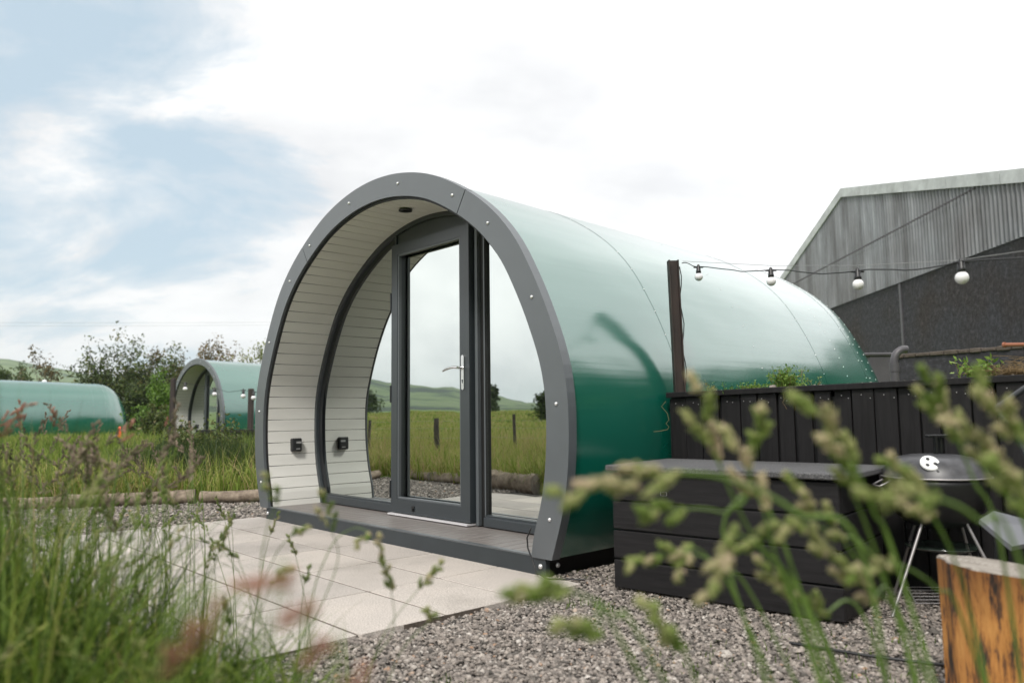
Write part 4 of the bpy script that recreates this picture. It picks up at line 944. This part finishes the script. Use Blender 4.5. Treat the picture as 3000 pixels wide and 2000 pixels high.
# festoon lights
bulbs = [at(2046, 781, 4.2), at(2258, 790, 3.7), at(2512, 793, 3.16), at(2815, 766, 2.66)]
s0 = at(1998, 771, 4.33); pts = [s0] + bulbs + [Vector((1.72, 2.05, 1.235)), Vector((1.95, 1.3, 1.21))]
fl = empty('string_lights', s0, 0, 'white globe bulbs on a black cable strung from the rusty post to the right', 'string lights'); m = MB(); path = []
for i in range(len(pts) - 1):
    a, b = pts[i] - s0, pts[i + 1] - s0
    for k in range(8):
        t = k / 8; q = a.lerp(b, t); q.z -= .012 * math.sin(PI * t) * (1 if i else -.3) * random.uniform(.6, 1.2) - .006 * math.sin(2 * PI * t); path.append(q)
path.append(pts[-1] - s0); m.tube(path, .0026, 6); m.build('cable', M['black'], fl)
m = MB(); m.tube([at(2000, 765, 4.33) - s0, at(2258, 778, 3.7) - s0, at(2512, 778, 3.16) - s0, at(2810, 762, 2.66) - s0, at(3000, 735, 2.4) - s0, Vector((1.95, 1.3, 1.35)) - s0], .0012, 5); m.build('support_wire', M['cablemetal'], fl)
def bulb(parent, p, s=1.0):
    m = MB(); m.lathe([(.004, .012), (.008, .006), (.0085, .0), (.0115, -.004), (.0125, -.022), (.014, -.024), (.014, -.036), (.010, -.038)], (0, 0, 0), 14); m.box((0, 0, -.004), (.055, .006, .008), bev=.002)
    sk = m.build('lamp_socket', M['black'], parent); sk.location = p; sk.scale = (s, s, s)
    m = MB(); R_ = .0225; m.lathe([(.010, -.036)] + [(R_ * math.sin(t), -.058 + R_ * math.cos(t)) for t in np.linspace(.5, PI, 12)], (0, 0, 0), 20); m.build('globe', M['globe'], sk); return sk
proto = None
for b in bulbs:
    if proto is None: proto = bulb(fl, b - s0)
    else:
        c = proto.copy(); COL.objects.link(c); c.parent = fl; c.location = b - s0
        g = proto.children[0].copy(); COL.objects.link(g); g.parent = c
bpy.context.view_layer.update()
# the second pod's festoon, posts and planter
s1 = at(505, 1118, 19.2); f2 = empty('string_lights', s1, 0, 'small white globe bulbs hanging across the arch of the distant pod', 'string lights'); pb = [at(543, 1122, 18.8), at(629, 1137, 18.2), at(713, 1142, 17.6), at(743, 1147, 17.4)]
m = MB(); m.tube([Vector((0, 0, 0)), pb[0] - s1, pb[1] - s1, (pb[1] + pb[2]) / 2 - s1 - Vector((0, 0, .07)), pb[2] - s1, pb[3] - s1, at(800, 1150, 17) - s1], .006, 4); m.build('cable', M['black'], f2)
for b in pb:
    c = proto.copy(); COL.objects.link(c); c.parent = f2; c.location = b - s1; c.scale = (2.4, 2.4, 2.4)
    g = proto.children[0].copy(); COL.objects.link(g); g.parent = c
for px, Y, top, lab in ((736, 17.5, 1138, 'dark post in front of the distant pod, right of its arch'), (508, 19.2, 1108, 'dark post at the left foot of the distant arch')):
    p = at(px, top, Y); m = MB(); m.box((0, 0, p.z / 2), (.11, .11, p.z), bev=.01); o = m.build('light_post', M['rustpost']); o.location = (p.x, p.y, 0); tag(o, lab, 'post')
a, b = at(585, 1256, 17.2), at(800, 1258, 16.6); m = MB(); m.box((0, 0, -.04), ((b - a).length, .25, .07)); m.box((0, 0.02, -.32), ((b - a).length, .2, .62)); e = m.build('low_wall', M['blackwood']); e.location = (a + b) / 2; e.rotation_euler = (0, 0, math.atan2((b - a).y, (b - a).x)); tag(e, 'low dark planter wall in front of the distant pod', 'planter wall')
# ---------------------------------------------------------------- kettle barbecue
K = Vector((1.735, 3.20, 0)); ke = empty('kettle_barbecue', K, 0, 'small black kettle barbecue with domed lid on thin metal legs, right of the bench', 'barbecue')
m = MB(); Rk = .197; m.lathe([(0.02, .315), (.10, .332), (.155, .375), (.185, .44), (.196, .50), (.198, .527), (.193, .527)], (0, 0, 0), 40); m.build('bowl', M['black'], ke)
m = MB(); m.lathe([(.201, .524), (.204, .530), (.198, .536), (.190, .556), (.172, .586), (.140, .606), (.09, .616), (.03, .619), (0, .6195)], (0, 0, 0), 44); lid = m.build('lid', M['lidsteel'], ke)
for _a, _z in ((1, .529),):
    m = MB(); m.tube([(.204 * math.cos(t), .204 * math.sin(t), .529) for t in np.linspace(0, 2 * PI, 49)], .0035, 6, caps=False); m.build('lid_rim', M['galv'], lid)
vp_ = Vector((-.092, -.140, .590)); vn = Vector((-.1, -.62, .55)).normalized(); Rm = Vector((0, 0, 1)).rotation_difference(vn).to_matrix()
m = MB(); m.lathe([(.036, -.004), (.036, .003), (.030, .005), (0, .005)], vp_, 28, axis=vn); vd = m.build('vent_disc', M['ventdisc'], lid)
m = MB()
for t in (-.5, 1.7, 3.7): m.lathe([(.007, 0), (.007, .0062), (0, .0063)], vp_ + Rm @ Vector((.018 * math.cos(t), .018 * math.sin(t), 0)), 12, axis=vn)
m.lathe([(.006, 0), (.006, .006), (0, .006)], vp_ + Rm @ Vector((.012, -.041, -.004)), 6, axis=vn); m.build('vent_hole', M['black'], vd)
m = MB(); m.box((.0, -.02, .655), (.010, .018, .075)); m.box((.030, .0, .655), (.010, .018, .075)); m.box((.012, -.01, .692), (.085, .028, .012), bev=.003); m.build('lid_handle', M['black'], lid)
m = MB(); m.tube([(-.195, -.03, .515), (-.235, -.045, .50), (-.255, -.05, .495), (-.25, .02, .495), (-.20, .03, .515)], .004, 6); m.build('side_handle', M['galv'], ke)
for ax, ay, tx2, ty2 in ((-.265, -.12, -.085, -.05), (.17, -.20, .055, -.10), (.24, .13, .11, .04), (-.08, .24, -.04, .08)):
    m = MB(); m.tube([(tx2, ty2, .36), (ax, ay, 0)], .0065, 8); m.build('leg', M['galv'], ke)
m = MB(); m.lathe([(.0, .240), (.125, .240), (.134, .248), (.136, .251), (.124, .246), (0, .243)], (.005, -.01, 0), 36); m.build('ash_tray', M['shelfglass'], ke)
m = MB()
for i in range(6): m.tube([(-.17 + .02 * i, -.12 + .055 * i, .05), (.10 + .02 * i, -.14 + .055 * i, .05)], .002, 4)
m.tube([(-.17, -.12, .05), (-.06, .16, .05)], .003, 4); m.tube([(.10, -.14, .05), (.21, .14, .05)], .003, 4); m.build('wire_rack', M['galv'], ke)
# stump seat
st = empty('log_stump', (1.335, 2.14, -.028), 0, 'upright orange barked log stump with a pale sawn top at the right edge', 'log stump'); m = MB(); rows = []; n = 120; ph = [random.uniform(0, 6) for _ in range(5)]
def sr(t, z): return .165 * (1 + .03 * math.sin(2 * t + ph[0]) + .02 * math.sin(5 * t + ph[1]) + .012 * math.sin(11 * t + ph[2] + z * 3) + .008 * math.sin(23 * t + z * 9) + .016 * float(vnoise(t * 9.0, z * 7.0 + 3)) * min(1, z * 40) ** .5) * (1 - .10 * (.4 - z))
for z in np.linspace(0, 1, 34): rows.append([(sr(t, z * .4) * math.cos(t), sr(t, z * .4) * math.sin(t), z * (.395 - .06 * math.cos(t) * .165 / .165 * .35)) for t in np.linspace(0, 2 * PI, n + 1)[:-1]])
m.strip(rows, smooth=True, closed=True); m.build('bark_side', M['stump'], st)
m = MB(); tp = rows[-1]; ctr = (0, 0, .397); m.strip([[(x * .985, y * .985, z + .004) for x, y, z in tp], [(x * .5, y * .5, z * .5 + .2005) for x, y, z in tp], [ctr] * n], closed=True); m.strip([tp, [(x * .985, y * .985, z + .004) for x, y, z in tp]], closed=True); m.build('sawn_top', M['ringtop'], st)
# garden chair at the right edge
ch = empty('garden_chair', (1.78, 2.62, 0), 0, 'dark metal garden chair with tilted pale grey seat at the right edge beyond the stump', 'chair')
def quadp(name, pts, th, mat):
    m = MB(); p = [Vector(q) - Vector((1.78, 2.62, 0)) for q in pts]; nrm = (p[1] - p[0]).cross(p[2] - p[0]).normalized() * th; m.add(p + [q - nrm for q in p], [(0, 1, 2, 3), (7, 6, 5, 4), (0, 4, 5, 1), (1, 5, 6, 2), (2, 6, 7, 3), (3, 7, 4, 0)]); return m.build(name, mat, ch)
quadp('seat', [at(2870, 1520, 2.55), at(2965, 1600, 2.40), at(3150, 1560, 2.5), at(2912, 1495, 2.70)], .016, M['chairgrey'])
quadp('backrest', [(1.99, 2.66, .55), (2.05, 2.3, .48), (2.07, 2.28, .86), (2.0, 2.68, .90)], .014, M['chairgrey'])
for q in (((1.62, 2.62, .42), (1.60, 2.62, 0)), ((1.70, 2.38, .38), (1.68, 2.34, 0)), ((2.02, 2.68, .88), (2.06, 2.72, 0)), ((2.07, 2.32, .85), (2.12, 2.30, 0))):
    m = MB(); m.tube([Vector(v) - Vector((1.78, 2.62, 0)) for v in q], .011, 8); m.build('leg', M['framedark'], ch)
m = MB(); m.tube([Vector(v) - Vector((1.78, 2.62, 0)) for v in ((1.665, 2.66, .80), (1.70, 2.60, .70), (1.69, 2.52, .60), (1.655, 2.42, .52), (1.70, 2.38, .38))], .011, 8); m.tube([Vector(v) - Vector((1.78, 2.62, 0)) for v in ((1.665, 2.66, .80), (1.8, 2.68, .88), (2.0, 2.68, .88))], .011, 8); m.build('armrest', M['framedark'], ch)
# ---------------------------------------------------------------- power cable on the pod corner, black pipe on gravel
m = MB(); m.tube([podpt(1.515, -.03, .23), podpt(1.49, -.035, .18), podpt(1.50, -.04, .13), podpt(1.535, -.04, .07), podpt(1.57, -.05, .02), podpt(1.66, -.06, .006), podpt(1.8, .05, .006)], .004, 6); tag(m.build('power_cable', M['black']), 'thin black cable trailing down the right corner of the large pod', 'cable')
m = MB(); m.tube([(.95, 2.75, .002), (1.15, 2.60, .002), (1.35, 2.50, .0), (1.6, 2.38, .0)], .006, 6); tag(m.build('garden_cable', M['black']), 'black cable lying on the gravel in front of the bench', 'cable')
# ---------------------------------------------------------------- barn
az2 = math.radians(2.5); BD = Vector((math.sin(az2), math.cos(az2), 0)); BN = Vector((math.cos(az2), -math.sin(az2), 0)); BO = BN * 9.0
ba = empty('barn', BO + BD * 22.9, math.atan2(BD.y, BD.x), 'big grey farm barn gable with corrugated cladding over dark roughcast, right background', 'barn')
# local x runs along the gable (0 = apex), local -y is away (building depth)
HW = 11.8; zb = 4.0; za = 7.41; kk = .255
def rz_(x): return za - kk * abs(x)
m = MB(); xs = np.arange(-HW, HW + .001, .0243); top = []; bot = []
ys = .042 * np.cos(xs / .146 * 2 * PI)
m.strip([[(float(a), float(b) + .03, zb) for a, b in zip(xs, ys)], [(float(a), float(b) + .03, rz_(a) - .10) for a, b in zip(xs, ys)]], smooth=True); m.build('corrugated_cladding', M['sheet'], ba)
m = MB(); lx = [a for a in xs if -7 < a < 4.9]; m.strip([[(float(a), .042 * math.cos(a / .146 * 2 * PI) + .042, 5.34) for a in lx], [(float(a), .042 * math.cos(a / .146 * 2 * PI) + .042, 5.38) for a in lx]]); m.build('sheet_lap', M['pvc'], ba)
m = MB(); m.box((0, -.09, 2.0), (2 * HW, .2, 4.04)); m.build('roughcast_wall', M['roughcast'], ba)
m = MB(); m.add([(-HW, -.01, zb), (HW, -.01, zb), (HW, -.01, rz_(HW) - .12), (0, -.01, za - .12), (-HW, -.01, rz_(HW) - .12)], [(0, 1, 2, 3, 4)]); m.build('gable_lining', M['black'], ba)
for s in (-1, 1):
    m = MB(); seg = 6
    for i in range(seg):
        a, b = s * HW * i / seg, s * HW * (i + 1) / seg; a += s * .008 * (i > 0)
        dz = -.24
        for y0_, y1_ in ((.055, .085),):
            pts = [(a, y1_, rz_(a) + .03), (b, y1_, rz_(b) + .03), (b, y1_, rz_(b) + dz), (a, y1_, rz_(a) + dz)]; m.add(pts, [(0, 1, 2, 3) if s > 0 else (3, 2, 1, 0)])
            m.add([(a, y1_, rz_(a) + .03), (b, y1_, rz_(b) + .03), (b, -.25, rz_(b) + .03), (a, -.25, rz_(a) + .03)], [(0, 1, 2, 3)])
            m.add([(a, y1_, rz_(a) + dz), (b, y1_, rz_(b) + dz), (b, y0_, rz_(b) + dz), (a, y0_, rz_(a) + dz)], [(0, 1, 2, 3)])
    m.build('barge_board', M['barge'], ba)
    m = MB(); m.add([(0, -.2, za), (s * HW, -.2, rz_(HW)), (s * HW, -22, rz_(HW)), (0, -22, za)], [(0, 1, 2, 3)]); m.add([(s * HW, -.15, 0), (s * HW, -22, 0), (s * HW, -22, rz_(HW) - .02), (s * HW, -.15, rz_(HW) - .02)], [(0, 1, 2, 3)]); m.build('roof', M['sheet'], ba)
m = MB(); m.box((-3.3, .015, 2.0), (.10, .05, 3.95)); m.build('cover_strip', M['pvc'], ba)
# low roughcast wall in front of the barn
W0, W1 = Vector((4.9, 15.2, 0)), Vector((7.9, 9.9, 0)); wd = (W1 - W0); lw = empty('boundary_wall', W0, math.atan2(wd.y, wd.x), 'low dark roughcast wall with a crumbling brick coping in front of the barn', 'wall'); Lw = wd.length
m = MB(); m.box((Lw / 2, 0, .82), (Lw, .22, 1.64)); m.build('wall_body', M['roughcast'], lw)
m = MB(); x = 0
while x < Lw:
    w = random.uniform(.16, .26); m.box((x + w / 2, random.uniform(-.01, .01), 1.672), (w - .012, .27, .062 + random.uniform(-.012, .012)), bev=.012); x += w
m.build('coping', M['coping'], lw)
# vent pipe, little wall box, terracotta pipe
p = at(2618, 1040, 8.6); vpipe = empty('vent_pipe', (p.x, p.y, 0), 0, 'grey bent vent pipe rising just behind the rounded end of the large pod', 'pipe'); m = MB()
zt = at(2618, 1062, 8.6).z
m.tube([(0, 0, 0), (0, 0, zt)], .046, 16); m.tube([(0, 0, zt - .10), (0, 0, zt)], .052, 16); m.tube([(0, 0, zt - .01)] + [(.13 * (1 - math.cos(t)), 0, zt + .13 * math.sin(t) * 1.15) for t in np.linspace(.1, 1.75, 10)], .042, 16); m.build('elbow_pipe', M['pvc'], vpipe)
p = at(2572, 1090, 9.3); m = MB(); m.box((0, 0, 0), (.28, .2, .5), bev=.01); m.box((-.03, 0, .26), (.36, .24, .04), bev=.01); o = m.build('meter_box', M['pvc']); o.location = (p.x, p.y, p.z - .05); m2 = MB(); m2.box((0, 0, -p.z / 2 - .12), (.08, .08, p.z - .35)); m2.build('support_leg', M['pvc'], o); tag(o, 'small grey box between the pod end and the vent pipe', 'utility box')
a, b = at(2940, 1010, 10.7), at(3060, 1008, 10.2); m = MB(); m.tube([a, b], .028, 12); m.tube([a, a + (b - a) * .05], .038, 12); tag(m.build('terracotta_pipe', M['terracotta']), 'short terracotta pipe lying on the boundary wall at the right edge', 'pipe')
# overhead wires and small distant items
for k, (ya, yb) in enumerate(((940, 928), (950, 934))):
    a, b = at(-300, ya + 4, 62), at(2600, yb - 28, 62 + k * 3); m = MB(); pts = [a.lerp(b, t) - Vector((0, 0, .5 * math.sin(PI * t))) for t in np.linspace(0, 1, 12)]; m.tube(pts, .010, 4); tag(m.build('overhead_wire', M['cablemetal']), ['upper faint overhead wire crossing the sky at the left', 'lower faint overhead wire crossing the sky at the left'][k], 'wire')
p = at(350, 1278, 24); m = MB(); m.lathe([(.13, 0), (.12, .05), (.05, .35), (.03, .55), (0, .56)], (0, 0, 0), 14); o = m.build('orange_marker', M['orange']); o.location = (p.x, p.y, p.z - .25); tag(o, 'small orange marker in the grass at the end of the far left pod', 'marker')
for px, py, Y, lab in ((130, 1116, 30.6, 'white dome on top of the far left pod'), (290, 1146, 33.3, 'white light on the sloping end of the far left pod')):
    p = at(px, py, Y); m = MB(); m.lathe([(.09, -.08), (.09, .0), (.06, .04), (0, .06)], (0, 0, 0), 12); o = m.build('roof_dome', M['white']); o.location = p; tag(o, lab, 'roof light')

# ---------------------------------------------------------------- sky, sun, camera
SUN_AZ, SUN_EL = -160, 50
w = bpy.data.worlds.new('World'); sc.world = w; w.use_nodes = True; nt = w.node_tree; bg = nt.nodes['Background']; bg.inputs['Strength'].default_value = .1
sky = N(nt, 'ShaderNodeTexSky', sky_type='NISHITA'); sky.sun_disc = False; sky.sun_elevation = math.radians(SUN_EL); sky.sun_rotation = math.radians(SUN_AZ); sky.air_density = 1.2; sky.dust_density = 1.5
tc = N(nt, 'ShaderNodeTexCoord'); sep = N(nt, 'ShaderNodeSeparateXYZ'); nt.links.new(tc.outputs['Generated'], sep.inputs[0])
zc = N(nt, 'ShaderNodeMath', operation='MAXIMUM'); nt.links.new(sep.outputs['Z'], zc.inputs[0]); zc.inputs[1].default_value = 0
za_ = N(nt, 'ShaderNodeMath', operation='ADD'); nt.links.new(zc.outputs[0], za_.inputs[0]); za_.inputs[1].default_value = .42
dv = N(nt, 'ShaderNodeVectorMath', operation='DIVIDE'); nt.links.new(tc.outputs['Generated'], dv.inputs[0]); cb = N(nt, 'ShaderNodeCombineXYZ')
for i in (0, 1, 2): nt.links.new(za_.outputs[0], cb.inputs[i])
nt.links.new(cb.outputs[0], dv.inputs[1])
mp = N(nt, 'ShaderNodeMapping'); mp.inputs['Rotation'].default_value = (0, 0, math.radians(-12)); mp.inputs['Scale'].default_value = (.8, 1.25, .6); mp.inputs['Location'].default_value = (3.1, 1.7, 0); nt.links.new(dv.outputs[0], mp.inputs['Vector'])
n1 = N(nt, 'ShaderNodeTexNoise', Scale=3.0, Detail=11.0, Roughness=.62, Distortion=.35); nt.links.new(mp.outputs[0], n1.inputs['Vector'])
bl = Vector((math.sin(math.radians(-31)), math.cos(math.radians(-31)), .31)).normalized()
dt = N(nt, 'ShaderNodeVectorMath', operation='DOT_PRODUCT'); nt.links.new(tc.outputs['Generated'], dt.inputs[0]); dt.inputs[1].default_value = bl
mr = N(nt, 'ShaderNodeMapRange', interpolation_type='SMOOTHSTEP'); mr.inputs[1].default_value = .92; mr.inputs[2].default_value = .998; mr.inputs[3].default_value = .30; mr.inputs[4].default_value = -.06; nt.links.new(dt.outputs['Value'], mr.inputs[0])
ad = N(nt, 'ShaderNodeMath', operation='ADD'); nt.links.new(n1.outputs['Fac'], ad.inputs[0]); nt.links.new(mr.outputs[0], ad.inputs[1])
cm = ramp(nt, [(.37, (0, 0, 0)), (.46, (.38, .38, .38)), (.55, (1, 1, 1))]); nt.links.new(ad.outputs[0], cm.inputs['Fac'])
n2 = N(nt, 'ShaderNodeTexNoise', Scale=3.0, Detail=6.0, Roughness=.55); nt.links.new(mp.outputs[0], n2.inputs['Vector'])
cc = ramp(nt, [(.34, (5.35, 5.4, 5.55)), (.5, (6.25, 6.28, 6.35)), (.68, (7.1, 7.1, 7.1))]); nt.links.new(n2.outputs['Fac'], cc.inputs['Fac'])
# brighter towards the upper right
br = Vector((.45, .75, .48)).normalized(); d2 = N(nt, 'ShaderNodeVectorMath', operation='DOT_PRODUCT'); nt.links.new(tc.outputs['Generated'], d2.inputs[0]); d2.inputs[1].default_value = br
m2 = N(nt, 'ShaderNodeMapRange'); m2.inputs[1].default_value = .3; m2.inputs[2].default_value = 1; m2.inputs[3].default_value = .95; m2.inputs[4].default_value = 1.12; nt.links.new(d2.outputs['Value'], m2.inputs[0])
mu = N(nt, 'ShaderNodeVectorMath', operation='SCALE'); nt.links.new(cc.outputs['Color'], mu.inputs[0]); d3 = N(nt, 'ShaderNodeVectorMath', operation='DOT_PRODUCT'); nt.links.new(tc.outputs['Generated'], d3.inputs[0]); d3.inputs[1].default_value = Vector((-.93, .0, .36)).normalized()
m3 = N(nt, 'ShaderNodeMapRange'); m3.inputs[1].default_value = .72; m3.inputs[2].default_value = 1; m3.inputs[3].default_value = 0; m3.inputs[4].default_value = .62; nt.links.new(d3.outputs['Value'], m3.inputs[0])  # extra sky glow added at the left to brighten what the glass mirrors
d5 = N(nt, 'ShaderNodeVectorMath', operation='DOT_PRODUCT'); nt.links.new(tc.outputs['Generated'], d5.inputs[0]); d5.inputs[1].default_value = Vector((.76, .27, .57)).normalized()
m5 = N(nt, 'ShaderNodeMapRange', interpolation_type='SMOOTHSTEP'); m5.inputs[1].default_value = .50; m5.inputs[2].default_value = .98; m5.inputs[3].default_value = 0; m5.inputs[4].default_value = .85; nt.links.new(d5.outputs['Value'], m5.inputs[0])  # extra sky glow added at the right to whiten the pod flank's reflection
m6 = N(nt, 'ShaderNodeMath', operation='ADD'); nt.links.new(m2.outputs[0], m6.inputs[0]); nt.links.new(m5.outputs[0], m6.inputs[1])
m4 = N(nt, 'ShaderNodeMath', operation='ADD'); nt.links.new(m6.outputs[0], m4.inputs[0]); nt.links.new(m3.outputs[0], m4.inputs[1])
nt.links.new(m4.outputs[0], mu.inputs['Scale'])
blue = N(nt, 'ShaderNodeMix', data_type='RGBA'); blue.inputs[0].default_value = .88; nt.links.new(sky.outputs[0], blue.inputs[6]); blue.inputs[7].default_value = (3.9, 4.8, 5.5, 1)
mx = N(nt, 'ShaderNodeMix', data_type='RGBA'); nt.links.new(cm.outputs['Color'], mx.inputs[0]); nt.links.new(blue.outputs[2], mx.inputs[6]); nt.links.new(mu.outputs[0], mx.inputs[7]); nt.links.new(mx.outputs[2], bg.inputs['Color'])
sl = bpy.data.lights.new('sun', 'SUN'); sl.energy = 1.9; sl.angle = math.radians(10); sl.color = (1, .96, .90); so = bpy.data.objects.new('sun', sl); COL.objects.link(so)
sd = Vector((math.sin(math.radians(SUN_AZ)) * math.cos(math.radians(SUN_EL)), math.cos(math.radians(SUN_AZ)) * math.cos(math.radians(SUN_EL)), math.sin(math.radians(SUN_EL))))
so.rotation_euler = sd.to_track_quat('Z', 'Y').to_euler(); so.location = (0, 0, 30)
cam = bpy.data.cameras.new('camera'); co = bpy.data.objects.new('camera', cam); COL.objects.link(co); sc.camera = co
cam.sensor_width = 36; cam.lens = F_ / 3000 * 36; cam.clip_start = .02; cam.clip_end = 8000
R3 = Matrix((RT, UP, -fw)).transposed(); co.matrix_world = Matrix.Translation((0, 0, HC)) @ R3.to_4x4()
cam.dof.use_dof = True; cam.dof.focus_distance = 4.9; cam.dof.aperture_fstop = 2.3; cam.dof.aperture_blades = 9
vs = sc.view_settings; vs.view_transform = 'Standard'; vs.look = 'None'; vs.exposure = .60; vs.gamma = 1
sc.cycles.max_bounces = 7; sc.cycles.diffuse_bounces = 3; sc.cycles.glossy_bounces = 4; sc.cycles.transparent_max_bounces = 8; sc.cycles.caustics_reflective = False
sc.cycles.use_denoising = True

# thin summer haze over the whole valley
m = MB(); m.box((0, 0, 44), (6700, 6700, 100)); hz_ = m.build('haze', bpy.data.materials.new('valley_haze')); kind(hz_, 'stuff')
hm = hz_.data.materials[0]; hm.use_nodes = True; nt = hm.node_tree; nt.nodes.clear(); o_ = N(nt, 'ShaderNodeOutputMaterial'); pv = N(nt, 'ShaderNodeVolumePrincipled')
pv.inputs['Color'].default_value = (.80, .88, .95, 1); pv.inputs['Density'].default_value = .00028; pv.inputs['Anisotropy'].default_value = .2; nt.links.new(pv.outputs[0], o_.inputs['Volume'])
sc.cycles.volume_bounces = 1
